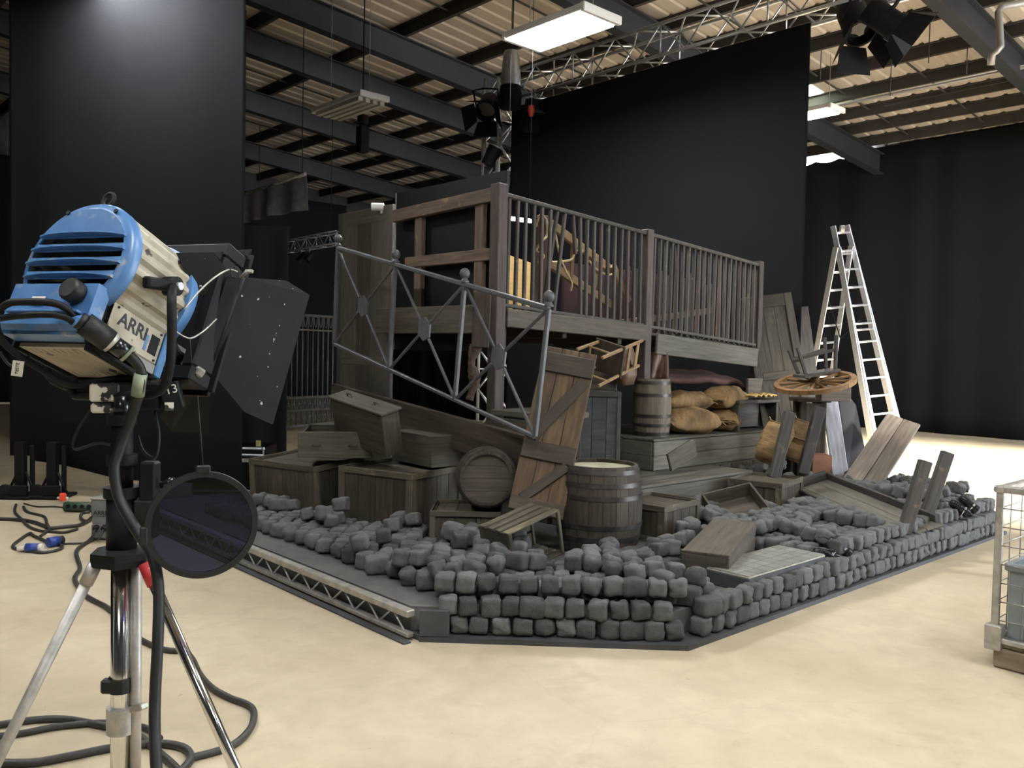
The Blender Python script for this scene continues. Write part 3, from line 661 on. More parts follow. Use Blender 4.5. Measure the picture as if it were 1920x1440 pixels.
planked('upper_step', 'planked upper step carrying the sacks and narrow barrel', 6.42, 8.70, 5.02, 6.3, .50, .80, 10, rows=2)
SBASE = planked('step_base', 'rough plinth hidden beneath the upper step', 5.05, 8.70, 5.01, 6.6, ZD, .497, 6, rows=2)
for k, x in enumerate([7.36+.2*i for i in range(7)]):      # vertical skirt boards under the upper step
    block('skirt_board', x-5.05, -.025, .165, .18, .022, .32, M['step'], SBASE)
lp = board('loose_plank', at(1254, 868, 7.75), at(1303, 838, 7.95), .03, .17, M['step']); tag(lp, 'short loose plank propped slanting against the upper step', 'plank')
# box-shaped slab and tiled slab in the stones
sb = plain_box('flat_box', 'long closed box lying aslant beside the tiled slab', fr(4.98, 3.30, ZD, 22, 0, -3), .92, .30, .20, 'step'); obst(4.98, 3.3, .49, .19, 22)
ts = thing('tiled_slab', 'small tiled floor slab with pale joints set in the stones', 'slab', fr(5.02, 2.99, ZD)); obst(5.02, 2.97, .50, .22)
block('bed', 0, 0, .045, .94, .36, .09, M['base'], ts); block('grout', 0, 0, .094, .935, .355, .008, M['tile_line'], ts, b=.001)
for i in range(9):
    for j in range(4): put('tile', box_mesh(.0985, .083, .012, .002, M['tile']), None, ts, fr(-.416+.104*i, -.132+.088*j, .1))

# ---------------- plank door leaning in the middle
TL, TR, BL, BR = at(1008, 648, 6.45), at(1105, 672, 6.40), at(955, 957, 6.08), at(1052, 972, 6.03)
xa = ((TR-TL)+(BR-BL)).normalized(); zb = ((TL-BL)+(TR-BR)); zb = (zb-xa*zb.dot(xa)).normalized(); DW = (TR-TL).length; DH = (TL-BL).length
PD = thing('plank_door', 'warm brown ledged plank door with diagonal brace leaning behind the big barrel', 'door', frame_xyz((BL+BR)/2, xa, zb.cross(xa), zb))
for k in range(3): block('plank', -DW/2+DW*(k+.5)/3, 0, DH/2, DW/3*.98, .022, DH, M['door'], PD)
for z, h in ((DH*.90, .15), (DH*.36, .13)): block('ledge', 0, -.022, z, DW*.98, .022, h, M['brace'], PD)
block('ledge', 0, -.022, DH*.04, DW*.98, .022, .10, M['brace'], PD)
board('brace', (-DW*.36, -.022, DH*.43), (DW*.38, -.022, DH*.82), .022, .085, M['brace'], PD, up=V((.7, 0, .7)))
board('brace', (-DW*.3, -.022, DH*.07), (DW*.38, -.022, DH*.30), .022, .07, M['brace'], PD, up=V((.7, 0, .7)))
# ---------------- long beam and shelves on the stair side
lb = board('long_beam', (4.42, 7.42, 1.11), (4.42, 4.62, .835), .06, .27, M['brace']); tag(lb, 'long dark brown beam sloping under the iron railing', 'beam')
lb = block('stair_tread', 4.85, 4.95, 1.10, .5, .62, .05, M['deck']); tag(lb, 'pale topped tread board behind the long beam', 'board')
lb = block('tread_riser', 4.62, 4.95, .93, .03, .62, .26, M['step']); tag(lb, 'brown riser board under the pale tread', 'board')
# ---------------- grey iron stair railing
RT0, RT1, RB0, RB1 = V((4.21, 7.01, 2.52)), V((4.24, 4.26, 1.90)), V((4.2, 7.04, 1.63)), V((4.2, 4.33, 1.00))
RL = thing('iron_railing', 'sloping grey iron railing with crossed bars and ball finials', 'railing', fr(*RB1))
o_ = RB1
board('top_rail', RT0-o_, RT1-o_, .05, .034, M['iron'], RL); board('bottom_rail', RB0-o_, RB1-o_, .034, .03, M['iron'], RL)
for k in range(4):
    f = k/3; t_, b_ = RT1.lerp(RT0, f)-o_, RB1.lerp(RB0, f)-o_
    board('post', b_, t_, .034, .034, M['iron'], RL, up=V((1, 0, 0)))
    fi = lathe('finial', [(0, .115), (.014, .112), (.034, .095), (.042, .07), (.034, .046), (.02, .034), (.026, .02), (.034, .012), (.034, 0), (0, 0)], M['iron'], RL, Matrix.Translation(t_+V((0, 0, .012))), 16)
    if k < 3:
        g = (k+1)/3; tn, bn = RT1.lerp(RT0, g)-o_, RB1.lerp(RB0, g)-o_; cc = (t_+b_+tn+bn)/4
        up_ = (t_-b_).normalized(); sd = (tn-t_).normalized()
        pw, ph = .075, .085
        poly_plate('centre_plate', [cc-sd*pw-up_*ph*.6, cc-sd*.0-up_*ph*1.15, cc+sd*pw-up_*ph*.6, cc+sd*pw+up_*ph*.6, cc+up_*ph*1.15, cc-sd*pw+up_*ph*.6], .016, M['iron'], RL)
        for e in (t_, b_, tn, bn): board('cross_bar', e, e.lerp(cc, .86), .022, .022, M['iron'], RL, up=V((1, 0, 0)))

# ---------------- balcony: posts, balustrades, deck, fascia
P1, P2, P3 = V((4.66, 5.28, 0)), V((6.62, 5.32, 0)), V((8.58, 5.30, 0))
for p, zt, s, zb_, lab in ((P1, 2.95, .105, .5, 'tall reddish post at the corner of the balcony by the black flat'), (P2, 2.80, .095, .80, 'reddish post between the two balcony balustrades'), (P3, 2.66, .085, .80, 'end post of the balcony balustrade beside the leaning panels')):
    o = block('balcony_post', p.x, p.y, (zt+zb_)/2, s, s, zt-zb_, M['post']); tag(o, lab, 'post')
def balustrade(label, A, B, za, zb_, zc, zd, n, broken=()):
    root = thing('balustrade', label, 'balustrade', fr(A.x, A.y, zc)); o_ = V((A.x, A.y, zc))
    ta, tb = V((A.x+.05, A.y, za))-o_, V((B.x-.04, B.y, zb_))-o_; ba, bb = V((A.x+.05, A.y, zc))-o_, V((B.x-.04, B.y, zd))-o_
    board('top_rail', ta, tb, .06, .035, M['rail'], root); board('bottom_rail', ba, bb, .05, .03, M['rail'], root)
    rr_ = random.Random(n)
    for k in range(n):
        f = (k+.6)/(n+.2); p, q = ba.lerp(bb, f), ta.lerp(tb, f); j = rr_.uniform(-.008, .008)
        if k in broken:
            dx = broken[k]; p = p+V((dx, .03, 0)); 
            if dx > .3: p = q+V((.06, .02, -.32))
        board('baluster', p+V((0, j, -.03)), q+V((j, 0, 0)), .032, .032, M['rail'] if k % 4 else M['post'], root, up=V((0, 1, 0)))
    return root
balustrade('long balcony balustrade with a few crooked balusters between tall posts', P1, P2, 2.87, 2.76, 1.975, 1.875, 19, {6: -.14, 7: -.10, 8: .5, 9: .06})
balustrade('balcony balustrade with closely set scuffed balusters beside the end post', P2, P3, 2.755, 2.62, 1.865, 1.725, 20)
bd = thing('balcony_deck', 'dark balcony floor of planks on joists behind the balustrades', 'balcony', fr(4.66, 5.33, 1.70))
for k in range(9): block('deck_board', 1.96, .10+.18*k, .10-.0, 3.9, .175, .03, M['brace'], bd, ry=3.0)
for k in range(6): block('joist', .1+.75*k, .8, .03-.039*k+.08, .06, 1.6, .10, M['brace'], bd)
fb = board('fascia_beam', (4.72, 5.24, 1.87), (6.56, 5.27, 1.80), .05, .15, M['step']); tag(fb, 'long dark fascia beam under the longer balustrade', 'beam')
fb = board('fascia_plank', (6.70, 5.24, 1.70), (8.50, 5.24, 1.58), .03, .20, M['deck']); tag(fb, 'wide scuffed grey plank across the posts above the sacks', 'plank')
# black flat with brown timber frame on the return side
XF = 4.72
bf = thing('black_flat', 'black scenery flat with a pale left edge behind brown timbers', 'flat', fr(XF+.08, 6.12, 1.6)); block('panel', 0, 0, .74, .03, 1.58, 1.5, M['black'], bf, b=.002); block('edge_strip', -.012, .795, .74, .02, .012, 1.5, M['leaf_pale'], bf)
tf = thing('timber_frame', 'scuffed brown timber frame in front of the black flat', 'frame', fr(XF, 6.1, 1.7))
block('top_rail', 0, .02, 1.17, .06, 1.44, .115, M['timber'], tf, rx=-1.5); block('middle_rail', .01, -.05, .70, .05, 1.2, .10, M['timber'], tf)
block('stile', .02, .36, .68, .05, .11, .95, M['timber'], tf); block('stile', .02, -.50, .68, .05, .11, .95, M['timber'], tf)
block('stile', .02, .36, .26, .05, .11, .40, M['timber'], tf)
lb = board('side_beam', (4.66, 7.0, 1.86), (4.66, 5.42, 1.86), .06, .24, M['step']); tag(lb, 'broad dark beam below the timber frame', 'beam')
lb = board('short_plank', at(905, 548, 6.85), at(900, 652, 6.85), .14, .03, M['brace'], up=V((-.7, -.7, 0))); tag(lb, 'short upright plank fixed beside the tall corner post', 'plank')
rp_ = tube('coir_bundle', spline([at(893, 648, 6.9), at(884, 680, 6.9), at(890, 712, 6.9), at(880, 750, 6.9)], 5), [.040+.012*math.sin(i*.75+1)+.004*math.sin(i*2.9) for i in range(16)], M['straw'], None, 10); tag(rp_, 'shaggy red brown coir bundle hanging under the short plank', 'rope')
def panelled(name, label, F, w, h, t=.04, m='panel'):
    root = thing(name, label, 'door', F); s = .09
    for q in (-1, 1): block('stile', q*(w/2-s/2), 0, h/2, s, t, h, M[m], root)
    for z in (s/2, h*.46, h-s*.8): block('rail', 0, 0, z, w-2*s, t, s*(1.6 if z > h*.9 else 1), M[m], root)
    n = 3; pw = (w-2*s)/n
    for k in range(n): block('panel_board', -(w/2-s)+pw*(k+.5), .008, h/2, pw*.985, t*.4, h-s, M[m], root)
    return root
panelled('panelled_door', 'tall grey brown panelled door standing beside the black flat', fr(4.82, 7.50, ZD, 90), 1.0, 2.835)
c = atx(716, 388, 4.79); pe = thing('pale_pipe', 'pale pipe end poking out above the panelled door', 'pipe', fr(*c)); lathe('pipe_end', [(.028, -.02), (.038, -.02), (.038, .10), (.028, .10), (.028, -.02)], M['lum_case'], pe, fr(0, 0, 0, 47, -90), 14); rod('pipe_drop', (.03, .02, .0), (.03, .02, -.06), .03, M['lum_case'], pe)
# dark backing under and behind the balcony
for (cx, cy, cz, sx, sy, sz, lab, mm) in ((7.65, 6.55, 2.12, 1.85, .04, .9, 'dark maroon flat behind the closely set balusters', 'maroon'),):
    o = block('backing_flat', cx, cy, cz, sx, sy, sz, M[mm], b=.002); tag(o, lab, 'flat')
# yellow plywood sheet, with no lamp of its own
yp0, yp1 = aty(935, 472, 6.6), aty(1024, 503, 6.6)
o = poly_plate('plywood_sheet', [yp0, yp1, aty(1022, 596, 6.6), aty(935, 590, 6.6)], .02, M['ply']); tag(o, 'bright yellow plywood sheet upright behind the balusters', 'sheet')
cbl = at(972, 412, 9.6)
bt = thing('batten_light', 'thin lit strip light seen between the first balusters', 'light', fr(*at(972, 412, 9.6))); board('tube', at(944, 409, 9.6)-at(972, 412, 9.6), at(1000, 416, 9.6)-at(972, 412, 9.6), .04, .03, emit('strip light', (1, .98, .94), 6), bt); board('casing', at(944, 406, 9.62)-at(972, 412, 9.6), at(1000, 413, 9.62)-at(972, 412, 9.6), .05, .02, M['lum_case'], bt)
for s in (-.12, .12): rod('hanger_wire', (s*.737, -s*.676, .02), (s*.737, -s*.676, zr(cbl.x)-cbl.z), .003, M['black'], bt, 5)
# handcart shafts with ropes behind the balustrade
hc_ = thing('handcart', 'tan wooden handcart shafts leaning behind the long balustrade', 'handcart', fr(*at(1100, 575, 8.1))); o_ = at(1100, 575, 8.1)
for a, b in (((1030, 418, 7.7), (1150, 510, 8.4)), ((1026, 492, 7.9), (1145, 572, 8.5)), ((1148, 498, 8.3), (1178, 566, 8.5))): board('shaft', at(*a)-o_, at(*b)-o_, .05, .075, M['cart'], hc_)
board('upright', at(1017, 405, 7.7)-o_, at(1011, 590, 7.7)-o_, .06, .11, M['timber'], hc_, up=V((.7, -.7, 0)))
for a, b in (((1075, 455, 8.05), (1070, 525, 8.1)), ((1120, 490, 8.2), (1112, 552, 8.2))): board('crosspiece', at(*a)-o_, at(*b)-o_, .035, .04, M['cart'], hc_)
def ropeobj(name, label, pts, r=.011): o = tube(name, spline(pts, 6), r, M['rope'], None, 6); return tag(o, label, 'rope')
ropeobj('hemp_rope', 'tan rope looped around the handcart upright', [at(1005, 425, 7.6), at(1012, 404, 7.55), at(1024, 412, 7.55), at(1026, 440, 7.55), at(1016, 452, 7.5), at(1006, 470, 7.55), at(1020, 480, 7.5), at(1008, 492, 7.55)])
ropeobj('hemp_rope', 'tan rope slung across between the handcart shafts', [at(1035, 492, 7.8), at(1055, 490, 7.85), at(1072, 486, 7.9), at(1080, 470, 7.95), at(1092, 472, 8.0), at(1084, 458, 8.0)])
ropeobj('hemp_rope', 'tan rope trailing down to the lower handcart shaft', [at(1042, 440, 7.75), at(1050, 480, 7.8), at(1062, 510, 7.85), at(1072, 530, 7.95), at(1070, 545, 8.0)])
ropeobj('hemp_rope', 'tan rope sagging at the foot of the handcart shafts', [at(1104, 488, 8.1), at(1118, 505, 8.15), at(1138, 515, 8.2), at(1152, 512, 8.3), at(1155, 500, 8.3)])
# second row of pickets behind the closely set balusters
pk = thing('picket_panel', 'broken picket panel with slanting rail behind the close balusters', 'fence', fr(6.75, 5.75, 1.75))
for k in range(13): board('picket', (.08+.135*k, random.uniform(-.01, .01), 0-.009*k), (.11+.135*k, 0, .78-.009*k+random.uniform(-.05, .05)), .04, .02, M['timber' if k % 3 == 0 else 'post'], pk, up=V((0, 1, 0)))
board('slanting_rail', (.0, -.03, .16), (1.6, -.03, .36), .03, .07, M['timber'], pk); board('foot_rail', (0, -.02, .04), (1.75, -.02, -.06), .03, .05, M['post'], pk)

# ---------------- middle props
def rbox(F, name, label, cat, sx, sy, sz, m): o = put(name, box_mesh(sx, sy, sz, None, M[m]), M[m], None, F); return tag(o, label, cat)
pc = at(1126, 860, 7.75)
cb = thing('blue_grey_cupboard', 'blue grey boarded cupboard behind the plank door', 'cupboard', fr(5.84, 5.22, .50, -43)); cw = .385
for k in range(3): block('front_board', -cw/2+cw*(k+.5)/3, -.19, .37, cw/3*.985, .02, .70, M['bluegrey'], cb)
for s in (-1, 1): block('side_board', s*(cw/2-.01), .0, .37, .02, .36, .74, M['bluegrey'], cb); block('corner_batten', s*(cw/2-.018), -.205, .37, .036, .014, .72, M['rail'], cb)
block('top_rim', 0, -.205, .735, cw, .02, .05, M['rail'], cb); block('top_board', 0, 0, .75, cw, .40, .02, M['rail'], cb); block('back_board', 0, .18, .37, cw-.04, .02, .70, M['bluegrey'], cb)
def chair(name, label, F, m, s=1.):
    root = thing(name, label, 'chair', F)
    block('seat', 0, 0, .44*s, .40*s, .40*s, .03*s, M['brace'], root)
    for x in (-1, 1):
        for y in (-1, 1): board('leg', (x*.17*s, y*.17*s, 0), (x*.16*s, y*.16*s, (.44 if y < 0 else .9)*s), .034*s, .034*s, m, root, up=V((1, 0, 0)))
    for x in (-1, 1): board('stretcher', (x*.168*s, -.165*s, .2*s), (x*.168*s, .165*s, .2*s), .02*s, .025*s, m, root)
    for z in (.62, .80): board('back_slat', (-.16*s, .16*s, z*s), (.16*s, .16*s, z*s), .018*s, .06*s, m, root)
    board('stretcher', (-.165*s, -.168*s, .28*s), (.165*s, -.168*s, .28*s), .02*s, .025*s, m, root); return root
# chair fallen on its side: legs point to the left and down
cs = at(1150, 668, 7.5); zc_ = (at(1150, 650, 7.55)-at(1075, 682, 7.1)).normalized(); xc_ = V((.3, -.2, .93)); xc_ = (xc_-zc_*xc_.dot(zc_)).normalized()
chair('wooden_chair', 'small varnished chair toppled on its side above the cupboard', frame_xyz(cs-zc_*.40, xc_, zc_.cross(xc_), zc_), M['chairwood'], .74)
lbg = put('leather_bag', None or mesh('bag', *(lambda: (lambda vs, fs: (vs, fs))(*lathe_data([(.02, .0), (.13, .01), (.17, .10), (.16, .22), (.13, .32), (.11, .34), (.0, .33)], 18)))(), smooth=True), M['leather'], None, fr(*at(1168, 722, 7.75), 30) @ Matrix.Diagonal((1, .7, 1, 1)))
for v in lbg.data.vertices: v.co += V((1, 1, .6))*.03*noise.noise(v.co*9)
tag(lbg, 'slumped brown leather bag hanging behind the narrow barrel', 'bag')
o = block('kindling_stack', *at(1128, 716, 7.9), .26, .2, .26, M['step'], rz=-43); tag(o, 'short block of rough boards behind the cupboard top', 'block')
def sack(name, label, F, l, w, h, m='burlap', seed=0, tie=True, cat='sack', strap=False):
    """stuffed burlap sack: pillow body with flat sewn ends"""
    root = thing(name, label, cat, F); vs, fs = [], []; nu, nv = 32, 22
    for i in range(nu+1):
        f = i/nu; x = -l/2+l*f; q = abs(2*f-1); e = max(0, 1-q**2.6)**.62; e = .05+.95*e; wd = 1-.16*(1-q)**.5*0-.10*q**6
        for j in range(nv):
            a = 2*PI*j/nv; c_, s_ = math.cos(a), math.sin(a); sg = lambda t: math.copysign(abs(t)**.8, t)
            z = sg(s_)*h/2*e; z *= .78 if z < 0 else 1
            p = V((x, sg(c_)*w/2*(.86*wd+.14*e), z+h*.39))
            n_ = noise.noise(V((x*6+seed*7, c_*1.4, s_*1.4)))*.026+noise.noise(V((x*17+seed, c_*4, s_*4)))*.009
            crease = .012*q*math.sin(c_*9+seed)*(.4+e)
            vs.append(p+V((0, c_*.6, s_))*n_+V((0, 0, crease)))
    for i in range(nu):
        for j in range(nv): fs.append([i*nv+j, i*nv+(j+1) % nv, (i+1)*nv+(j+1) % nv, (i+1)*nv+j])
    fs.append(list(range(nv))); fs.append([nu*nv+j for j in range(nv)][::-1])
    bo = put('sack_body', mesh('sack', vs, fs, True), M[m], root)
    for s_ in (-1, 1):
        tube('sewn_seam', [(s_*(l/2+.004), w*.40*(k/5-1), h*.39+.006*math.sin(k*2+seed)) for k in range(11)], .007, M[m], root, 5)
    if tie: tube('seam_thread', spline([(l/2, -w*.36, h*.39), (l/2+.02, -w*.40, h*.36), (l/2+.03, -w*.46, h*.30)], 3), .004, M['rope'], root, 5)
    if strap: tube('strap', [(l*.05, .47*w*math.cos(a), h*.39+.56*h*math.sin(a)) for a in [k*PI/9 for k in range(18)]], .012, M['leather'], root, 5, True)
    return root
SG = None
for (px, py, t, l, w, h, rz, lab, sd) in ((1292, 772, 8.75, .62, .36, .24, -8, 'plump tan sack at the bottom front of the sack pile', 1), (1358, 770, 9.15, .42, .34, .23, 42, 'small tan sack end on at the bottom of the sack pile', 2),
        (1283, 722, 8.9, .56, .34, .18, -12, 'tan sack on top of the pile beside the narrow barrel', 3), (1358, 726, 9.15, .60, .36, .23, 18, 'bulky tan sack on top of the pile beside the end post', 4)):
    c = at(px, py, t); z0 = .80 if py > 750 else .80+.225
    sack('burlap_sack', lab, fr(c.x, c.y, z0+.0, rz-8), l, w, h*1.25, seed=sd)
# red brown cloth draped over the sacks
vs, fs = [], []; NX, NY = 30, 8
for i in range(NX+1):
    for j in range(NY+1):
        f, g = i/NX, j/NY; p = V((6.78+1.72*f, 5.80-.45*g, 1.46-.04*f-.10*g*g+.03*noise.noise(V((f*6, g*3, 2)))-.30*max(0, f-.9)*10*.25)); vs.append(p)
for i in range(NX):
    for j in range(NY): a = i*(NY+1)+j; fs.append([a, a+1, a+NY+2, a+NY+1])
cl = put('draped_cloth', mesh('cloth', vs, fs, True), M['cloth_red']); md = cl.modifiers.new('thickness', 'SOLIDIFY'); md.thickness = .05; tag(cl, 'dark red brown cloth spread over the upper sacks', 'cloth')
c = at(1228, 690, 8.3); o = put('leather_apron', mesh('ap', *(lambda vs: (vs, [[i*9+j, i*9+j+1, (i+1)*9+j+1, (i+1)*9+j] for i in range(8) for j in range(8)]))([at(1210+i*5.2, 660+j*6.5, 8.45+.05*math.sin(i*1.1+j*.3)) for i in range(9) for j in range(9)]), smooth=True), M['leather']); o.modifiers.new('thickness', 'SOLIDIFY').thickness = .012; tag(o, 'brown leather piece hanging beside the middle post', 'leather')
pb = thing('small_pail', 'small grey brown pail upside down beside the bottom sack', 'pail', fr(*atz(1242, 800, .80))); lathe('pail_body', [(.0, .16), (.055, .16), (.075, 0), (.07, 0)], M['barrel_pale'], pb, None, 16); lathe('pail_rim', [(.074, .0), (.08, .0), (.08, .012), (.074, .012)], M['hoop'], pb, None, 16)
# bench with the yellow cloth
b0 = at(1372, 790, 9.25); b1 = at(1482, 790, 9.25); bz = at(1425, 753, 9.2).z
bn = thing('dark_bench', 'dark open-fronted bench with a yellow cloth at the right of the sacks', 'bench', fr(8.17, 5.09, .80)); bz -= .80
block('seat_board', .0, .0, bz, .80, .24, .035, M['rail'], bn); 
for s in (-1, 1): block('end_board', s*.37, 0, bz/2, .035, .20, bz-.03, M['rail'], bn)
block('back_panel', 0, .09, bz/2, .70, .02, bz-.05, M['rail'], bn); block('backrest', .24, .10, bz+.13, .34, .03, .22, M['step'], bn)
obst(8.3, 4.62, .45, .25)
vs, fs = [], []
for i in range(25):
    for j in range(7): vs.append((-.14+.50*i/24, -.10+.17*j/6, .020+.022*(1+noise.noise(V((i*.5, j*.6, 1))))+.010*math.sin(i*1.3)))
for i in range(24):
    for j in range(6): a = i*7+j; fs.append([a, a+1, a+8, a+7])
yc = put('yellow_cloth', mesh('yc', vs, fs, True), M['cloth_yellow'], None, fr(8.17, 5.09, .80+bz+.016)); yc.modifiers.new('thickness', 'SOLIDIFY').thickness = .012; tag(yc, 'crumpled yellow cloth laid on the dark bench', 'cloth')
# tied burlap roll below the bench
for (px, py, t, lab, sd, stp) in ((1452, 832, 8.35, 'plump tan burlap bundle with a knotted seam left of the upturned table legs', 9, False), (1500, 828, 8.5, 'strapped tan burlap bundle between the upturned table legs', 10, True)):
    c = at(px, py, t); xx = (.32*_rt+V((0, 0, .95))).normalized(); yy = (-.2*_fw+_rt-.3*V((0, 0, 1))); yy = (yy-xx*yy.dot(xx)).normalized()
    sack('burlap_bundle', lab, frame_xyz(c-xx.cross(yy)*.08, xx, yy, xx.cross(yy)), .40, .29, .24, seed=sd, cat='bundle', strap=stp)
# leaning panels at the back right
TLp, TRp, BRp, BLp = at(1420, 566, 9.75), at(1508, 556, 9.75), at(1530, 760, 9.55), at(1412, 760, 9.55)
xa = (TRp-TLp).normalized(); zb = ((TLp+TRp)-(BLp+BRp)); zb = (zb-xa*zb.dot(xa)).normalized()
panelled('panelled_door', 'dark panelled door leaning outward beside the end post', frame_xyz((BLp+BRp)/2-zb*.45, xa, zb.cross(xa), zb), .56, 1.72, .035, 'crate')
o = board('rear_board', at(1505, 575, 9.95)+V((.05, .05, 0)), at(1550, 934, 9.7), .16, .025, M['rail'], up=V((.7, .7, .1))); tag(o, 'narrow dark board leaning behind the panelled door by the stepladder', 'board')
# ---------------- wheel, upturned stool and their stand
sp_ = at(1518, 760, 8.85); st = thing('dark_stand', 'dark tall stand under the cartwheel', 'stand', fr(sp_.x, sp_.y, ZD, -42)); 
for s in (-1, 1):
    for q in (-1, 1): block('leg', s*.10, q*.10, .49, .06, .06, .98, M['brace'], st)
block('top_board', 0, 0, 1.0, .34, .30, .04, M['brace'], st); block('front_panel', 0, -.12, .52, .24, .02, .90, M['brace'], st); block('side_panel', .12, 0, .52, .02, .22, .90, M['brace'], st); obst(sp_.x, sp_.y, .18, .16, -42)
o = block('pale_block', *at(1562, 738, 8.6), .30, .16, .15, M['pale'], rz=-40); tag(o, 'pale grained wooden block jutting out under the cartwheel', 'block')
wc = at(1528, 717, 8.5); wn = V((-.10, -.13, .98)).normalized(); wn = (wn+(at(1602, 705, 8.5)-at(1455, 727, 8.5)).normalized().cross(V((0, 0, 0)))).normalized()
xw = (at(1602, 704, 8.5)-at(1455, 730, 8.5)).normalized(); nw = V((0, 0, 1))-xw*xw.z; nw = (nw.normalized()-.17*_fw).normalized(); nw = (nw-xw*nw.dot(xw)).normalized(); RW = .388
WH = thing('cartwheel', 'orange brown spoked cartwheel lying flat on the dark stand', 'wheel', frame_xyz(wc, xw, nw.cross(xw), nw))
nsg = 6
for k in range(nsg):                            # felloes
    a0, a1 = 2*PI*k/nsg+.01, 2*PI*(k+1)/nsg-.01; vs, fs = lathe_data([(RW-.05, -.022), (RW, -.022), (RW, .022), (RW-.05, .022), (RW-.05, -.022)], 8, a0, a1)
    fs += [[0, 1, 2, 3], [8*5+3, 8*5+2, 8*5+1, 8*5]]; put('felloe', mesh('felloe', vs, fs), M['wheel'], WH)
lathe('hub', [(0, .05), (.035, .05), (.055, .025), (.055, -.03), (.035, -.05), (0, -.05)], M['wheel'], WH, None, 16)
for k in range(12): a = 2*PI*k/12; board('spoke', (.05*math.cos(a), .05*math.sin(a), 0), ((RW-.045)*math.cos(a), (RW-.045)*math.sin(a), 0), .026, .024, M['wheel'], WH)
sc_ = at(1532, 706, 8.5); SU = thing('upturned_stool', 'dark upturned stool with its legs in the air on the cartwheel', 'stool', frame_xyz(sc_, xw, V((0, 0, 1)).cross(xw).normalized(), xw.cross(V((0, 0, 1)).cross(xw).normalized())))
block('seat', 0, 0, .035, .36, .34, .03, M['rail'], SU)
for x, y, l in ((-.15, -.13, .33), (-.13, .14, .30), (.14, -.13, .38), (.15, .14, .36)): board('leg', (x, y, .05), (x*1.35, y*1.3, l), .032, .032, M['rail'], SU, up=V((1, 0, 0)))
for a, b in (((-.17, -.15, .22), (.17, -.15, .24)), ((-.16, .16, .20), (.17, .16, .24)), ((-.17, -.15, .2), (-.15, .16, .18))): board('stretcher', a, b, .02, .03, M['rail'], SU)
# ---------------- upturned long table
fa, fb_, na_, nb_ = at(1514, 930, 7.95), at(1512, 877, 8.6), at(1699, 1008, 6.62), at(1727, 966, 7.02)
xa = ((na_-fa)+(nb_-fb_)); TLn = ((na_+nb_)/2-(fa+fb_)/2).length; xa.normalize(); ya = (fb_-fa)+(nb_-na_); ya = (ya-xa*ya.dot(xa)).normalized(); TW = .46; za = xa.cross(ya)
if za.z < 0: za = -za; ya = -ya
UT = thing('upturned_table', 'long dark table lying upside down on the stones with legs in the air', 'table', frame_xyz((fa+fb_+na_+nb_)/4-za*.055, xa, ya, za))
for k in range(3): block('top_board', 0, -TW/2+TW*(k+.5)/3, .012, TLn*1.06, TW/3*.985, .024, M['deck'], UT)
for s in (-1, 1): block('apron', 0, s*(TW/2-.02), .055, TLn, .026, .07, M['rail'], UT)
block('apron', -TLn/2+.02, 0, .07, .026, TW-.07, .09, M['rail'], UT)
def dirl(px, py, t, base): return (at(px, py, t)-base).normalized()
iF = FR[UT].inverted()
for (bx, by, tx, ty, t) in ((1694, 1001, 1735, 864, 6.72), (1731, 984, 1777, 848, 7.05)): board('leg', iF @ at(bx, by, t), iF @ at(tx, ty, t+.02), .098, .06, M['rail'], UT, up=iF.to_3x3() @ _fw)
for (bx, by, tx, ty, t) in ((1452, 896, 1481, 772, 8.15), (1505, 888, 1538, 763, 8.3)): board('leg', iF @ at(bx, by, t), iF @ at(tx, ty, t), .105, .06, M['rail'], UT, up=iF.to_3x3() @ _fw)
tcx = FR[UT] @ V((0, 0, 0)); obst(tcx.x, tcx.y, TLn*.5, TW*.5, math.degrees(math.atan2(xa.y, xa.x)))
# light plank pair, whitewashed plank, black flat, red box
q = [at(1668, 784, 8.9), at(1714, 800, 8.75), at(1640, 928, 8.15), at(1577, 906, 8.3)]
xa = ((q[0]+q[1])-(q[2]+q[3])).normalized(); ya = (q[1]-q[0])+(q[2]-q[3]); ya = (ya-xa*ya.dot(xa)).normalized(); PLn = ((q[0]+q[1])/2-(q[2]+q[3])/2).length
LP = thing('pale_board', 'pale brown double board leaning up out of the stones before the stepladder', 'board', frame_xyz(sum(q, V())/4, xa, ya, xa.cross(ya)))
for s in (-1, 1): block('plank', 0, s*.085, .0, PLn+.1, .165, .032, M['pale'], LP)
bs = -1 if (FR[LP].to_3x3() @ V((0, 0, 1))).dot(_fw) < 0 else 1
for xx in (-.2, .25): block('batten', xx, 0, .031*bs, .06, .30, .03, M['pale'], LP)
o = board('whitewashed_plank', at(1556, 752, 9.0), at(1578, 905, 8.75), .16, .03, M['whitewash'], up=V((-.75, -.65, .15))); tag(o, 'narrow whitewashed plank standing upright behind the upturned table', 'plank')
o = poly_plate('black_board', [at(1572, 745, 9.2), at(1592, 745, 9.25), at(1604, 760, 9.25), at(1622, 850, 9.05), at(1590, 880, 8.95), at(1580, 880, 8.95)], .02, M['black']); tag(o, 'black cut-out board leaning behind the whitewashed plank', 'board')
o = block('red_brown_box', *(at(1534, 872, 8.6)), .20, .2, .22, M['brick'], rz=-40); tag(o, 'small red brown box behind the upturned table legs', 'box')

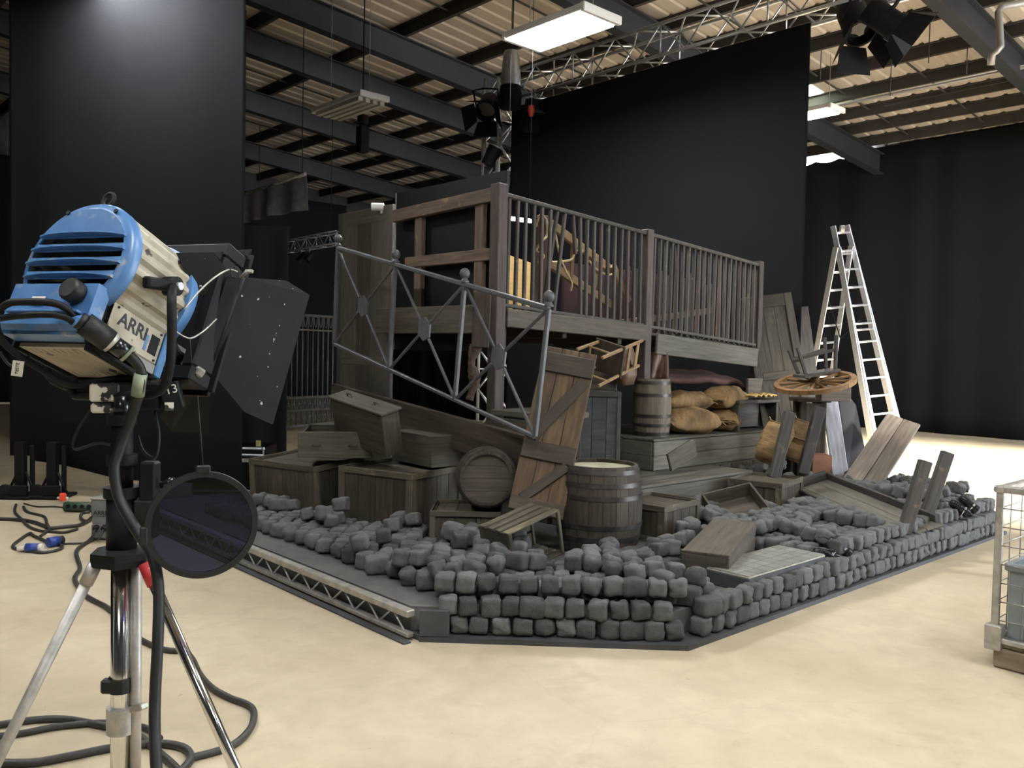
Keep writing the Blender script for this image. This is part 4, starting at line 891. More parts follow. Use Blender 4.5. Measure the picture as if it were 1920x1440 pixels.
# ---------------- aluminium stepladder
LA = thing('stepladder', 'tall aluminium A-frame ladder in front of the far curtain', 'ladder', fr(13.3, 6.2, 0))
def ladder_side(top_l, top_r, bot_l, bot_r, nr, nm='stile', z=None):
    o_ = V((13.3, 6.2, 0)); A, B, C, D = [V(p)-o_ for p in (top_l, top_r, bot_l, bot_r)]; up_ = (B-A).normalized()
    board(nm, C, A, .025, .085, M['alu'], LA, up=up_.cross((A-C).normalized())); board(nm, D, B, .025, .085, M['alu'], LA, up=up_.cross((A-C).normalized()))
    for k in range(nr): f = (k+.6)/nr; rod('rung', C.lerp(A, f), D.lerp(B, f), .018, M['alu'], LA, 8)
tl, tr = at(1562, 424, 13.3), at(1588, 422, 13.75)
bl = at(1562, 424, 13.3)+V((0, 0, 0)); 
fl_, frr = atz(1650, 866, .0), atz(1702, 860, .0)
ladder_side(tl, tr, fl_, frr, 13)
ladder_side(tl.lerp(fl_, .09)-V((.03, .03, 0)), tr.lerp(frr, .09), tl.lerp(fl_, .97)-V((.07, -.05, 0)), tr.lerp(frr, .97)-V((.07, -.05, 0)), 1, 'extension_stile')
bl_, br_ = at(1497, 800, 14.35), at(1540, 800, 14.8); bl_.z = br_.z = 0
ladder_side(tl.lerp(fl_, .09)-V((.05, 0, 0)), tr.lerp(frr, .09)-V((.05, 0, 0)), bl_, br_, 12)
lathe('top_roller', [(0, -.03), (.06, -.03), (.06, .03), (0, .03)], M['galv'], LA, Matrix.Translation(at(1579, 430, 13.5)-V((13.3, 6.2, 0))) @ fr(0, 0, 0, 40, 90), 16)
tube('stay_strap', [at(1552, 560, 14.0)-V((13.3, 6.2, 0)), at(1576, 635, 13.9)-V((13.3, 6.2, 0)), at(1612, 600, 13.6)-V((13.3, 6.2, 0))], .01, M['black'], LA, 5)

# ================================================================== cobblestones
def stone_mesh(seed, sx, sy, sz, rough=.012, pw=5.):
    rs = random.Random(seed); n = 5; vs = {}; fs = []; L = []
    def key(p): return tuple(round(c, 4) for c in p)
    def vid(p):
        k = key(p)
        if k not in vs:
            q = V(p); nrm = (abs(q.x)**pw+abs(q.y)**pw+abs(q.z)**pw)**(1/pw); q = q/nrm
            w = V((q.x*sx/2, q.y*sy/2, q.z*sz/2)); d = noise.noise(q*1.3+V((seed*3.1, 0, 0)))*rough*1.3+noise.noise(q*3.2+V((0, seed*2.7, 0)))*rough*.7
            vs[k] = len(L); L.append(w+q.normalized()*d)
        return vs[k]
    for a in range(3):
        for s in (-1, 1):
            o1, o2 = (a+1) % 3, (a+2) % 3
            for i in range(n):
                for j in range(n):
                    q = []
                    for (u, w) in ((i, j), (i+1, j), (i+1, j+1), (i, j+1)):
                        p = [0, 0, 0]; p[a] = s; p[o1] = -1+2*u/n; p[o2] = -1+2*w/n; q.append(vid(p))
                    fs.append(q if s > 0 else q[::-1])
    return mesh('stone', L, fs, True)
RS = random.Random(21)
SM = [stone_mesh(k, RS.uniform(.102, .116)*(1.3 if k == 6 else 1), RS.uniform(.100, .114), RS.uniform(.096, .106), .008 if k < 7 else .011, 8.0 if k < 7 else 3.6) for k in range(11)]
for s in SM: s.materials.append(M['stone'])
stones = []                                      # (matrix, mesh index)
def blocked(x, y, mrg=.055):
    for (cx, cy, hx, hy, r) in OBST:
        dx, dy = x-cx, y-cy; c_, s_ = math.cos(-r), math.sin(-r); u, w = dx*c_-dy*s_, dx*s_+dy*c_
        if abs(u) < hx+mrg and abs(w) < hy+mrg: return True
    return False
def add(x, y, z, rz, tilt=0., mi=None, sc=1., kind=0):
    stones.append((fr(x, y, z, rz, RS.uniform(-tilt, tilt), RS.uniform(-tilt, tilt)) @ Matrix.Diagonal((sc, sc, sc, 1)), RS.randrange(7) if mi is None else mi, kind))
# two neat courses along the cut corner, the long side and the short end
def course(a, b, rows, zb, step=.119):
    a, b = V((*a, 0)), V((*b, 0)); L = (b-a).length; n = int(L/step); ang = math.degrees(math.atan2((b-a).y, (b-a).x))
    for r in range(rows):
        for k in range(n+(r % 2 == 0)):
            f = (k+(.5 if r % 2 else .08))*step/L
            if f > 1.0: continue
            p = a.lerp(b, f); add(p.x+RS.uniform(-.006, .006), p.y+RS.uniform(-.006, .006), zb+.051+r*.103+RS.uniform(0, .004), ang+RS.uniform(-13, 13), 4, None if RS.random() < .85 else RS.randrange(7, 11), RS.uniform(.93, 1.04), 1)
course((2.91, 3.755), (3.93, 2.765), 2, .028)
course((4.03, 2.79), (8.62, 2.79), 2, .028)
course((8.69, 2.84), (8.69, 5.3), 2, .028)
course((2.99, 3.80), (4.02, 2.82), 1, .234)
course((5.70, 2.84), (8.60, 2.84), 1, .234)
def height(x, y):
    """how many layers of stones lie on the deck here"""
    n = noise.noise(V((x*2.1, y*2.1, 3.3)))+.5*noise.noise(V((x*5, y*5, 8)))
    if x > 7.75: return 3 if n > -.15 and y > 3.0 else 2
    if x > 5.75: return 2 if (n > -.05 and y > 2.95) or (y > 3.45 and n > -.4) else 1
    if x > 4.2: return 1 if y < 3.0 else (2 if n > -.1 and y > 3.3 else 1)
    s = (x-2.9)+(y-3.7)                           # distance in from the cut corner
    if s < .55: return 1 if n < .1 else 2
    if y > 5.0: return 2 if x > 3.3 and n > .0 else 1
    return 2 if n > -.02 else 1
STEP = .1175
def in_area(x, y):
    if x < 3.06 or y < (2.96 if x > 5.65 else 2.90) or x > 8.60: return False
    if (x-2.83)+(y-3.62) < .40: return False
    if x < 4.25: lim = 7.2 if x < 3.62 else 5.6
    elif x < 5.2: lim = 4.3
    elif x < 7.4: lim = 4.45
    else: lim = 5.0
    return y < lim
for lay in range(3):
    ox = .5*STEP*(lay % 2)
    for fronts in (True, False):
        ca, sa = (math.cos(-PI/4), math.sin(-PI/4)) if fronts else (1, 0)
        for i in range(-90, 110):
            for j in range(-90, 110):
                u, w = i*STEP+ox, j*STEP+ox; x, y = u*ca-w*sa, u*sa+w*ca
                if not (2.9 < x < 8.7 and 2.8 < y < 7.3): continue
                if (x < 4.35) != fronts: continue
                if not fronts and x < 4.42: continue
                if not in_area(x, y) or blocked(x, y): continue
                if height(x, y) <= lay: continue
                jx = .012 if lay == 0 else .018
                rough = RS.random() < (.18+.1*lay)
                add(x+RS.uniform(-jx, jx), y+RS.uniform(-jx, jx), ZD+.051+lay*.094+RS.uniform(0, .010), (-45 if fronts else 0)+RS.uniform(-20, 20)*(1+.8*lay), 5+11*lay, RS.randrange(7, 11) if rough else None, RS.uniform(.9, 1.06))
# a few loose ones
for (px, py, t) in ((862, 1012, 5.75), (1208, 1052, 5.5), (1225, 1022, 5.85), (607, 962, 6.45), (640, 945, 6.55)):
    p = at(px, py, t); add(p.x, p.y, max(p.z, ZD+.05), RS.uniform(0, 90), 10)
cam_p = V((0, 0, HCAM))
def vis_key(s):
    p = s[0].translation; return (p-cam_p).length-1.2*(p.z-.1)
stones.sort(key=vis_key)
SL = {(1, 0): ('squared dark grey cobblestone in the neat courses along the stage edge', 'squared cobblestones in the edge courses'), (1, 1): ('lumpy rounded dark grey cobblestone in the courses along the stage edge', 'lumpy cobblestones in the edge courses'),
      (0, 0): ('squared dark grey cobblestone tumbled in the loose heap on the deck', 'squared cobblestones in the loose heap'), (0, 1): ('lumpy rounded dark grey cobblestone tumbled in the loose heap on the deck', 'lumpy cobblestones in the loose heap')}
for k, (F, mi, kd) in enumerate(stones[:300]):
    lab, grp = SL[(kd, int(mi >= 7))]; o = put('cobblestone', SM[mi], None, None, F); tag(o, lab, 'stone', grp)
vs, fs = [], []
for (F, mi, kd) in stones[300:]:
    me = SM[mi]; b_ = len(vs); vs += [F @ v.co for v in me.vertices]; fs += [[b_+i for i in p.vertices] for p in me.polygons]
o = put('cobblestone_heap', mesh('heap', vs, fs, True), M['stone']); tag(o, 'heap of dark grey cobblestones further back on the stage', 'stones', kind='stuff')
print('STONES', len(stones))
# ---------------- small shiny black fittings lying in the stones
def fitting(label, c, ang, tip):
    root = thing('small_spotlight', label, 'spotlight', fr(c[0], c[1], c[2], ang, 0, tip), 'small spotlights in the stones'); G = fr(0, 0, 0, 0, 0, 90)
    lathe('body', [(0, -.085), (.026, -.085), (.03, -.07), (.03, .0), (.036, .0), (.036, .05), (.042, .055), (.042, .085), (.034, .085), (.03, .04), (0, .04)], M['black_gloss'], root, G, 18)
    for k in range(4): lathe('fin', [(.03, -.06+.017*k), (.037, -.06+.017*k), (.037, -.055+.017*k), (.03, -.055+.017*k)], M['black_gloss'], root, G, 18)
    lathe('knob', [(0, .02), (.008, .02), (.008, 0), (0, 0)], M['alu'], root, fr(.03, -.04, .012), 10); tube('bracket', [(.03, -.04, 0), (.03, -.05, -.06), (.03, .05, -.06), (.03, .04, 0)], .004, M['alu_dull'], root, 5)
    tube('cable_tail', spline([(-.085, 0, 0), (-.12, .01, -.01), (-.15, -.02, -.03)], 4), .005, M['rubber'], root, 5); return root
fitting('small glossy black spotlight in the stones before the tiled slab', at(1279, 1122, 5.0), -55, 35)
fitting('small glossy black spotlight lying flat in the stones right of the tiled slab', at(1548, 1040, 5.95), -40, 15)
fitting('small glossy black spotlight tipped up in the stones right of the tiled slab', at(1574, 1026, 6.0), -60, 35)
fitting('small glossy black bottle-like fitting on the stones at the far stage corner', at(1798, 952, 7.35), -45, 32)  # far-corner pair taken for dark bottles, drawn in the spotlight shape
fitting('small glossy black bottle-like fitting leaning beside another at the far stage corner', at(1815, 945, 7.45), -55, 38)

# ================================================================== film lamp in the foreground
LO = at(145.2, 487.2, 2.566); ly, lp_ = 1.078, -.416
D_ = V((math.sin(ly)*math.cos(lp_), math.cos(ly)*math.cos(lp_), math.sin(lp_))); Xl = V((math.cos(ly), -math.sin(ly), 0)); Zl = Xl.cross(D_)
LF = frame_xyz(LO, Xl, D_, Zl); LI = LF.inverted()
LAMP = thing('film_lamp', 'large blue and beige film lamp with barn doors on a chrome stand', 'lamp', LF)
def lw(px, py, t): return LI @ at(px, py, t)    # photo point -> lamp space
RB, LB, HW, HB = .20, .27, .145, .262
# ribbed drum (axis along local y)
vs, fs = [], []; n = 96
for yy in (.012, LB):
    for k in range(n):
        a = 2*PI*k/n; r = RB-.008+(.006 if (k//2) % 2 else -.004); vs.append((r*math.cos(a), yy, r*math.sin(a)))
for k in range(n): fs.append([k, (k+1) % n, n+(k+1) % n, n+k])
put('ribbed_drum', mesh('drum', vs, fs), M['beige'], LAMP)
G = fr(0, 0, 0, 0, 90)                            # lathe axis z -> local -y ... used with mirrored depth
def lat_y(name, prof, m, root=LAMP, c=(0, 0, 0), n=40): return lathe(name, prof, m, root, Matrix.Translation(c) @ Euler((R_(-90), 0, 0)).to_matrix().to_4x4(), n)
R0c = RB-.03
cap = lat_y('back_cap', [(R0c, -.004), (R0c, -.010), (RB-.01, -.004), (RB, .01), (RB, .035), (RB-.02, .036)], M['blue'], n=64)
edges = [R0c-.0005]                               # the cap is closed by bands with open slots between them
for k in range(5): zc0 = .075-.046*k-.017; edges += [zc0+.010, zc0-.010]
edges.append(-R0c+.0005)
for k in range(0, len(edges), 2):
    z1, z0 = edges[k], edges[k+1]; N = 14; zz = [z0+(z1-z0)*i/N for i in range(N+1)]; rr0 = R0c+.002
    pts = [(math.sqrt(max(0, rr0*rr0-z*z)), -.010, z) for z in zz]+[(-math.sqrt(max(0, rr0*rr0-z*z)), -.010, z) for z in zz[::-1]]
    poly_plate('cap_band', pts, .004, M['blue'], LAMP)
for k in range(5):                                # louvre fins with dark slots
    z = .075-.046*k; w = math.sqrt(max(0, (RB-.022)**2-z*z)); 
    vs, fs = [], []; N = 14
    for i in range(N+1):
        x = -w+2*w*i/N; bow = .012*(1-(x/w)**2)
        for (dy, dz) in ((-.008, .010), (-.034, .002), (-.034, -.004), (-.008, -.004)): vs.append((x, dy*(.55+.45*(1-(x/w)**4)), z+dz+bow*.3))
    for i in range(N):
        for j in range(4): fs.append([i*4+j, i*4+(j+1) % 4, (i+1)*4+(j+1) % 4, (i+1)*4+j])
    fs += [[0, 1, 2, 3], [N*4+3, N*4+2, N*4+1, N*4]]
    put('louvre', mesh('louvre', vs, fs), M['blue'], LAMP)
for a in (-70, -110, -40, -140, 60, 120): lat_y('cap_screw', [(0, -.004), (.007, -.004), (.008, 0)], M['black'], c=((RB-.016)*math.cos(R_(a)), -.010, (RB-.016)*math.sin(R_(a))), n=8)
tube('eye_bolt', [V((0, .03, RB+.028))+V((.02*math.cos(a), 0, .024*math.sin(a))) for a in [k*PI/8 for k in range(16)]], .0065, M['black'], LAMP, 8, True); rod('eye_bolt_stem', (0, .03, RB-.01), (0, .03, RB+.008), .01, M['black'], LAMP)
# lower housing
block('lower_housing', 0, LB/2+.005, -HB/2-.03, 2*HW, LB-.02, HB-.06, M['black'], LAMP, b=.01)
vs = [(-HW-.012, -.012, -.10), (HW+.012, -.012, -.10), (HW+.012, -.012, -HB+.03), (HW-.01, -.012, -HB), (-HW+.01, -.012, -HB), (-HW-.012, -.012, -HB+.03)]
poly_plate('rear_housing', vs, .05, M['blue'], LAMP); block('rear_bar', 0, -.03, -HB+.035, 2*HW+.02, .05, .05, M['blue'], LAMP, b=.014); block('rear_lip', 0, -.048, -HB+.066, 2*HW-.02, .020, .008, M['blue'], LAMP)
lab = block('rating_label', -.045, -.0395, -HB+.105, .05, .002, .028, M['paper'], LAMP, b=.0003)
SXs = HW+.014
side = block('side_panel', SXs, LB/2+.01, -.175, .008, LB-.05, .105, M['beige'], LAMP, b=.003); block('side_panel_lower', SXs-.002, LB/2+.04, -.242, .006, LB-.1, .032, M['leaf_pale'], LAMP, b=.002)
TX = Matrix(((0, 0, 1, 0), (1, 0, 0, 0), (0, 1, 0, 0), (0, 0, 0, 1)))   # text x->y, y->z, facing +x
text('brand_lettering', 'ARRI', .058, M['ink'], LAMP, Matrix.Translation((SXs+.0046, LB/2-.01, -.160)) @ TX, bold=True)
block('blue_tape', SXs+.001, LB/2+.055, -.180, .008, .012, .05, M['blue'], LAMP, b=.0005); block('dark_patch', SXs+.0012, LB/2+.088, -.175, .008, .038, .06, M['black'], LAMP, b=.001)
for yy in (.05, LB-.03):
    for zz in (-.132, -.218): rod('panel_screw', (SXs, yy, zz), (SXs+.007, yy, zz), .004, M['black'], LAMP, 8)
pv, pf = [], []                                   # bottom plate with real slits at both ends
def plate_box(x0, x1, y0, y1):
    n0 = len(pv); pv.extend([(x, y, z) for z in (-HB-.012, -HB) for (x, y) in ((x0, y0), (x1, y0), (x1, y1), (x0, y1))])
    pf.extend([[n0+i for i in f] for f in ((3, 2, 1, 0), (4, 5, 6, 7), (0, 1, 5, 4), (1, 2, 6, 5), (2, 3, 7, 6), (3, 0, 4, 7))])
px0, px1 = -HW+.015, HW-.015; sl_ = [-HW+.04+.023*k for k in range(10)]
for y0, y1, cut in ((.025, .04, 0), (.04, .07, 1), (.07, .21, 0), (.21, .24, 1), (.24, .265, 0)):
    xs = [px0]+([q for c in sl_ for q in (c-.0018, c+.0018)] if cut else [])+[px1]
    for i in range(0, len(xs), 2): plate_box(xs[i], xs[i+1], y0, y1)
put('bottom_plate', mesh('bottom_plate', pv, pf), M['beige'], LAMP)
block('warning_diamond', .07, LB*.72, -HB-.0122, .022, .022, .003, M['ink'], LAMP, rz=45, b=.0002)
for s in (-1, 1): block('bottom_flange', s*(HW-.008), LB/2+.01, -HB-.012, .014, LB, .024, M['black'], LAMP)
block('bottom_flange', 0, LB+.0, -HB-.012, 2*HW, .02, .026, M['black'], LAMP)
lat_y('focus_knob', [(0, -.075), (.028, -.075), (.034, -.068), (.034, -.035), (.018, -.03), (.018, -.01)], M['rubber'], c=(.095, -.005, -.135), n=16)
# blue front ring and black filter box
lat_y('front_ring', [(RB-.01, LB-.01), (RB+.006, LB-.008), (RB+.008, LB+.016), (RB+.004, LB+.03), (RB-.01, LB+.03)], M['blue'], n=64)
for s in (-1, 1): block('front_housing_edge', s*(HW+.012), LB+.005, -HB*.55, .02, .03, HB*.9, M['blue'], LAMP)
lat_y('lens', [(0, LB+.0), (RB-.01, LB+.03)], M['glassdark'], n=40)
FB = LB+.05; FS = .245
for (sx, sz, cx, cz) in ((2*FS, .05, 0, FS-.025), (2*FS, .05, 0, -FS+.025), (.05, 2*FS-.1, FS-.025, 0), (.05, 2*FS-.1, -FS+.025, 0)): block('filter_frame', cx, FB+.05, cz, sx, .10, sz, M['black'], LAMP)
for a in (45, 135, 225, 315): block('filter_clip', FS*.9*math.cos(R_(a)), FB+.02, FS*.9*math.sin(R_(a)), .05, .06, .05, M['black'], LAMP, ry=-a)
# barn doors
BD = put('barn_door_frame', box_mesh(2*FS+.03, .012, .03, .003, M['black']), None, LAMP, fr(0, FB+.11, FS))
for s in (-1, 1): block('frame_bar', s*FS, FB+.11, 0, .03, .012, 2*FS, M['black'], LAMP)
block('frame_bar', 0, FB+.11, -FS, 2*FS, .012, .03, M['black'], LAMP)
o = poly_plate('barn_door_leaf', [lw(456, 520, 2.86), lw(536, 526, 3.02), lw(580, 553, 3.10), lw(511, 796, 3.03), lw(458, 772, 2.93), lw(392, 693, 2.80)], .004, M['leaf'], LAMP)
o = poly_plate('barn_door_leaf', [lw(399, 473, 2.80), lw(472, 467, 3.00), lw(457, 517, 3.00), lw(434, 512, 2.88)], .004, M['leaf'], LAMP)
o = poly_plate('barn_door_leaf', [lw(330, 474, 2.74), lw(399, 473, 2.80), lw(434, 516, 2.84), lw(409, 562, 2.82), lw(366, 548, 2.78)], .004, M['leaf'], LAMP)
o = poly_plate('barn_door_leaf', [lw(338, 716, 2.80), lw(392, 700, 2.84), lw(392, 812, 3.02), lw(322, 808, 2.98), lw(300, 780, 2.92)], .004, M['leaf'], LAMP)
o = poly_plate('barn_door_leaf', [lw(424, 522, 2.83), lw(452, 520, 2.85), lw(392, 690, 2.79), lw(372, 690, 2.77)], .02, M['black'], LAMP)
rod('leaf_hinge', lw(456, 520, 2.85), lw(392, 693, 2.79), .008, M['black'], LAMP)
tube('leaf_latch', [lw(452, 520, 2.82), lw(460, 512, 2.8), lw(468, 508, 2.8)], .006, M['leaf_pale'], LAMP, 6); block('latch_tip', *lw(467, 509, 2.8), .03, .01, .012, M['leaf_pale'], LAMP)
tube('safety_wire', spline([lw(345, 580, 2.62), lw(372, 548, 2.66), lw(400, 522, 2.72), lw(428, 506, 2.78), lw(446, 510, 2.8)], 5), .0028, M['alu_dull'], LAMP, 5)
tube('safety_wire', spline([lw(432, 504, 2.78), lw(434, 518, 2.78), lw(446, 520, 2.78), lw(446, 504, 2.78), lw(436, 500, 2.78)], 5), .0022, M['rubber'], LAMP, 5)
tube('safety_wire', spline([lw(312, 608, 2.60), lw(352, 634, 2.66), lw(380, 622, 2.72), lw(406, 598, 2.76)], 5), .0028, M['alu_dull'], LAMP, 5)
tube('safety_wire', spline([lw(356, 636, 2.66), lw(358, 670, 2.68), lw(360, 690, 2.72)], 4), .0028, M['rubber'], LAMP, 5)
block('frame_foot', *lw(362, 690, 2.74), .09, .03, .03, M['leaf_pale'], LAMP, ry=25)
# tilt pivot, yoke and grab rails
PV = V((RB+.02, LB*.62, -.0)); rod('pivot', (RB-.02, LB*.62, 0), (RB+.035, LB*.62, 0), .03, M['black'], LAMP, 16); rod('pivot_bolt', (RB+.035, LB*.62, 0), (RB+.05, LB*.62, 0), .012, M['alu'], LAMP, 10)
board('pivot_arm', PV+V((.0, 0, 0)), PV+V((.0, -.11, -.045)), .035, .03, M['black'], LAMP, up=V((1, 0, 0)))
yk = lambda px, py, t: lw(px, py, t)
tube('yoke', spline([LI @ (LF @ PV+V((0, 0, .0))), yk(322, 560, 2.52), yk(322, 640, 2.52), yk(316, 700, 2.54), yk(296, 735, 2.57), yk(240, 742, 2.60), yk(150, 742, 2.62), yk(138, 736, 2.62), yk(133, 722, 2.62)], 6), .014, M['black'], LAMP, 8)
PW = V((-RB-.02, LB*.62, 0)); tube('yoke', spline([PW, PW+V((-.01, .02, -.15)), PW+V((.03, .06, -.30)), yk(240, 742, 2.64)], 5), .014, M['black'], LAMP, 8)
tube('grab_rail', spline([yk(150, 612, 2.43), yk(128, 582, 2.40), yk(98, 568, 2.38), yk(40, 566, 2.38), yk(14, 570, 2.38), yk(-6, 590, 2.40), yk(-4, 622, 2.42), yk(20, 655, 2.46), yk(72, 690, 2.52), yk(132, 722, 2.58), yk(200, 712, 2.62), yk(290, 706, 2.66)], 5), .0105, M['black'], LAMP, 8)
tube('grab_rail', spline([yk(-30, 602, 2.40), yk(20, 594, 2.38), yk(80, 590, 2.37), yk(118, 594, 2.38), yk(138, 606, 2.40), yk(150, 622, 2.42), yk(182, 655, 2.47), yk(250, 700, 2.55)], 5), .0095, M['black'], LAMP, 8)
block('frame_knuckle', *yk(132, 716, 2.60), .04, .03, .03, M['black'], LAMP)
# power connector and its cable stub
rod('connector_gland', yk(148, 600, 2.40), yk(160, 608, 2.41), .026, M['rubber'], LAMP, 14); rod('connector_body', yk(158, 606, 2.41), yk(205, 640, 2.45), .034, M['rubber'], LAMP, 18); rod('connector_collar', yk(200, 635, 2.445), yk(212, 645, 2.455), .031, M['alu_dull'], LAMP, 18)
rod('connector_plug', yk(210, 643, 2.455), yk(240, 664, 2.48), .026, M['black_gloss'], LAMP, 16); rod('connector_band', yk(236, 661, 2.477), yk(241, 665, 2.481), .027, M['tape_green'], LAMP, 16)
tube('power_lead', spline([yk(240, 665, 2.48), yk(256, 680, 2.49), yk(265, 700, 2.50), yk(262, 730, 2.51), yk(256, 752, 2.52), yk(240, 800, 2.54), yk(222, 850, 2.53), yk(214, 880, 2.52), yk(222, 930, 2.51), yk(250, 985, 2.48), yk(284, 1040, 2.44), yk(297, 1100, 2.42), yk(296, 1200, 2.38), yk(290, 1330, 2.34), yk(293, 1440, 2.28), yk(300, 1560, 2.22)], 5), .0155, M['rubber'], LAMP, 10)
rod('cable_wrap', yk(264, 700, 2.50), yk(258, 742, 2.515), .019, M['tape_green'], LAMP, 12)
tube('thin_lead', spline([yk(0, 660, 2.45), yk(18, 684, 2.46), yk(40, 686, 2.47), yk(52, 672, 2.5), yk(56, 664, 2.5)], 5), .005, M['rubber'], LAMP, 6)
# paper tag on the lead
tg = thing('paper_tag', 'white paper tag with lettering hanging on the lamp lead', 'tag', frame_xyz(at(33, 691, 2.44), CR, CU.cross(CR), CU)); 
put('tag_sheet', box_mesh(.032, .002, .044, .0003, M['paper']), None, tg, fr(0, 0, 0, 0, 0, 8)); text('tag_lettering', 'TESTE', .0125, M['ink'], tg, fr(0, -.0016, 0, 0, 0, 8) @ Matrix(((0, -1, 0, 0), (0, 0, -1, 0), (1, 0, 0, 0), (0, 0, 0, 1))))

# ---------------- chrome lamp stand
CB = atz(228, 1690, 0); CX_ = at(228, 1045, 2.62); SB = V((CX_.x, CX_.y, 0))
ST = thing('lamp_stand', 'heavy chrome tripod stand with black upper column', 'stand', fr(SB.x, SB.y, 0)); zc = CX_.z
rod('main_tube', (0, 0, .10), (0, 0, zc), .030, M['chrome'], ST, 24); rod('rear_tube', (.045*_rt.x, .045*_rt.y, .12), (.045*_rt.x, .045*_rt.y, zc), .016, M['alu_dull'], ST, 16)
lathe('collar', [(0, zc-.02), (.085, zc-.02), (.09, zc), (.09, zc+.022), (.06, zc+.03), (0, zc+.03)], M['black'], ST, None, 6, False)
rod('upper_column', (0, 0, zc+.02), (0, 0, zc+.20), .044, M['black'], ST, 20); rod('upper_column', (0, 0, zc+.20), (0, 0, zc+.42), .032, M['black'], ST, 18); rod('spigot', (0, 0, zc+.42), (0, 0, at(228, 742, 2.6).z), .024, M['black_gloss'], ST, 16)
for dz, r in ((.2, .052), (.30, .044), (.42, .042)): lathe('clamp_ring', [(.02, -.016), (r, -.016), (r, .016), (.02, .016)], M['black'], ST, fr(0, 0, zc+dz), 18)
block('crank_box', .085*_rt.x, .085*_rt.y, zc+.235, .05, .05, .12, M['black'], ST, rz=-42); rod('crank_handle', (.12*_rt.x, .12*_rt.y, zc+.22), (.16*_rt.x, .16*_rt.y, zc+.24), .012, M['black_gloss'], ST); block('crank_mount', .075*_rt.x, .075*_rt.y, zc+.12, .06, .06, .12, M['rubber'], ST, rz=-42)
_sd = V((SB.x, SB.y, 0)).normalized(); _a3 = (_sd.dot(_rt)*.55, _sd.dot(_fw)*.55)
for k, (lx, ly_) in enumerate(((-.43, -.26), (.60, -.22), _a3)):
    f_ = V((_rt.x*lx+_fw.x*ly_, _rt.y*lx+_fw.y*ly_, .015)); t_ = V((f_.x*.14, f_.y*.14, zc-.01))
    lg = rod('leg', t_, f_, .0165, M['chrome'] if k else M['alu_dull'], ST, 14); 
    rod('leg_sleeve', t_, t_.lerp(f_, .065), .0205, M['red'] if k == 1 else M['galv'], ST, 12); lathe('foot', [(0, .03), (.02, .03), (.028, 0), (0, 0)], M['rubber'], ST, Matrix.Translation((f_.x, f_.y, 0)), 12)
zt = at(228, 1303, 2.55).z; lathe('tape_band', [(.031, -.022), (.037, -.022), (.037, .022), (.031, .022)], M['rubber'], ST, fr(0, 0, zt), 20); block('tape_band', -.012*_rt.x-.02*_fw.x, -.012*_rt.y-.02*_fw.y, zt, .075, .03, .044, M['rubber'], ST, rz=-42, b=.006)
lathe('lower_clamp', [(.03, -.05), (.042, -.05), (.042, .03), (.03, .03)], M['alu_dull'], ST, fr(0, 0, zt-.10), 20); board('clamp_lever', (.03*_rt.x, .03*_rt.y, zt-.08), (.085*_rt.x-.03*_fw.x, .085*_rt.y-.03*_fw.y, zt-.055), .03, .02, M['alu_dull'], ST)
# junction box under the lamp
jc = at(258, 742, 2.66); jx = (at(345, 742, 2.70)-at(172, 742, 2.62)).normalized(); jy = V((0, 0, 1)).cross(jx).normalized(); jz = jx.cross(jy)
JB = thing('mount_box', 'chipped white and black mounting box between lamp and stand', 'box', frame_xyz(jc, jx, jy, jz)); Lj = (at(345, 742, 2.70)-at(172, 742, 2.62)).length
block('left_block', -Lj*.33, 0, .012, Lj*.32, .10, .055, M['white'], JB, b=.006); block('lower_left_block', -Lj*.36, .0, -.035, Lj*.24, .09, .03, M['white'], JB, b=.006); block('middle_block', 0, 0, 0, Lj*.5, .09, .085, M['black'], JB, b=.006)
block('right_block', Lj*.38, 0, .0, Lj*.22, .11, .085, M['black'], JB, b=.004, ry=-14); block('right_edge_chip', Lj*.36, -.056, -.03, Lj*.10, .003, .025, M['white'], JB, b=.0005)
text('number_lettering', '13', .038, M['chalk'], JB, fr(Lj*.385, -.0575, .022, 0, 0, -14) @ Matrix(((1, 0, 0, 0), (0, 0, -1, 0), (0, 1, 0, 0), (0, 0, 0, 1))))
tube('hanging_lead', spline([V((-Lj*.45, 0, -.02)), LF.inverted() @ LF @ V((-Lj*.62, -.02, -.10)), V((-Lj*.66, -.02, -.16)), V((-Lj*.40, 0, -.145)), V((-Lj*.12, 0, -.17))], 6), .005, M['rubber'], JB, 6)
tube('hanging_lead', spline([V((Lj*.18, 0, -.04)), V((Lj*.24, -.02, -.12)), V((Lj*.2, -.02, -.19)), V((Lj*.06, 0, -.17)), V((-.0, 0, -.12))], 6), .005, M['rubber'], JB, 6)

# ---------------- round blue filter hanging on a wire
gc = at(380, 984, 2.45); gn = (V((0, 0, HCAM))-gc); gn.z = 0; gn.normalize(); gn = (gn+.12*_rt).normalized(); gx = V((0, 0, 1)).cross(gn).normalized(); GR = .152
GF_ = thing('round_filter', 'round dark blue filter in a black ring hanging from a wire', 'filter', frame_xyz(gc, gx, V((0, 0, 1)), gn))
lathe('ring', [(GR-.016, -.006), (GR, -.006), (GR+.002, 0), (GR, .006), (GR-.016, .006), (GR-.016, -.006)], M['rubber'], GF_, None, 72)
lathe('glass', [(0, .0), (GR-.014, .0)], M['gel'], GF_, None, 72, False)
block('ring_clip', 0, GR+.006, 0, .04, .024, .016, M['rubber'], GF_); wt = GF_ and (FR[GF_].inverted() @ at(371, 742, 2.52)); rod('wire', (0, GR+.014, 0), wt, .0016, M['rubber'], GF_, 5)
block('side_clip', -GR-.002, -.02, 0, .02, .05, .016, M['rubber'], GF_)

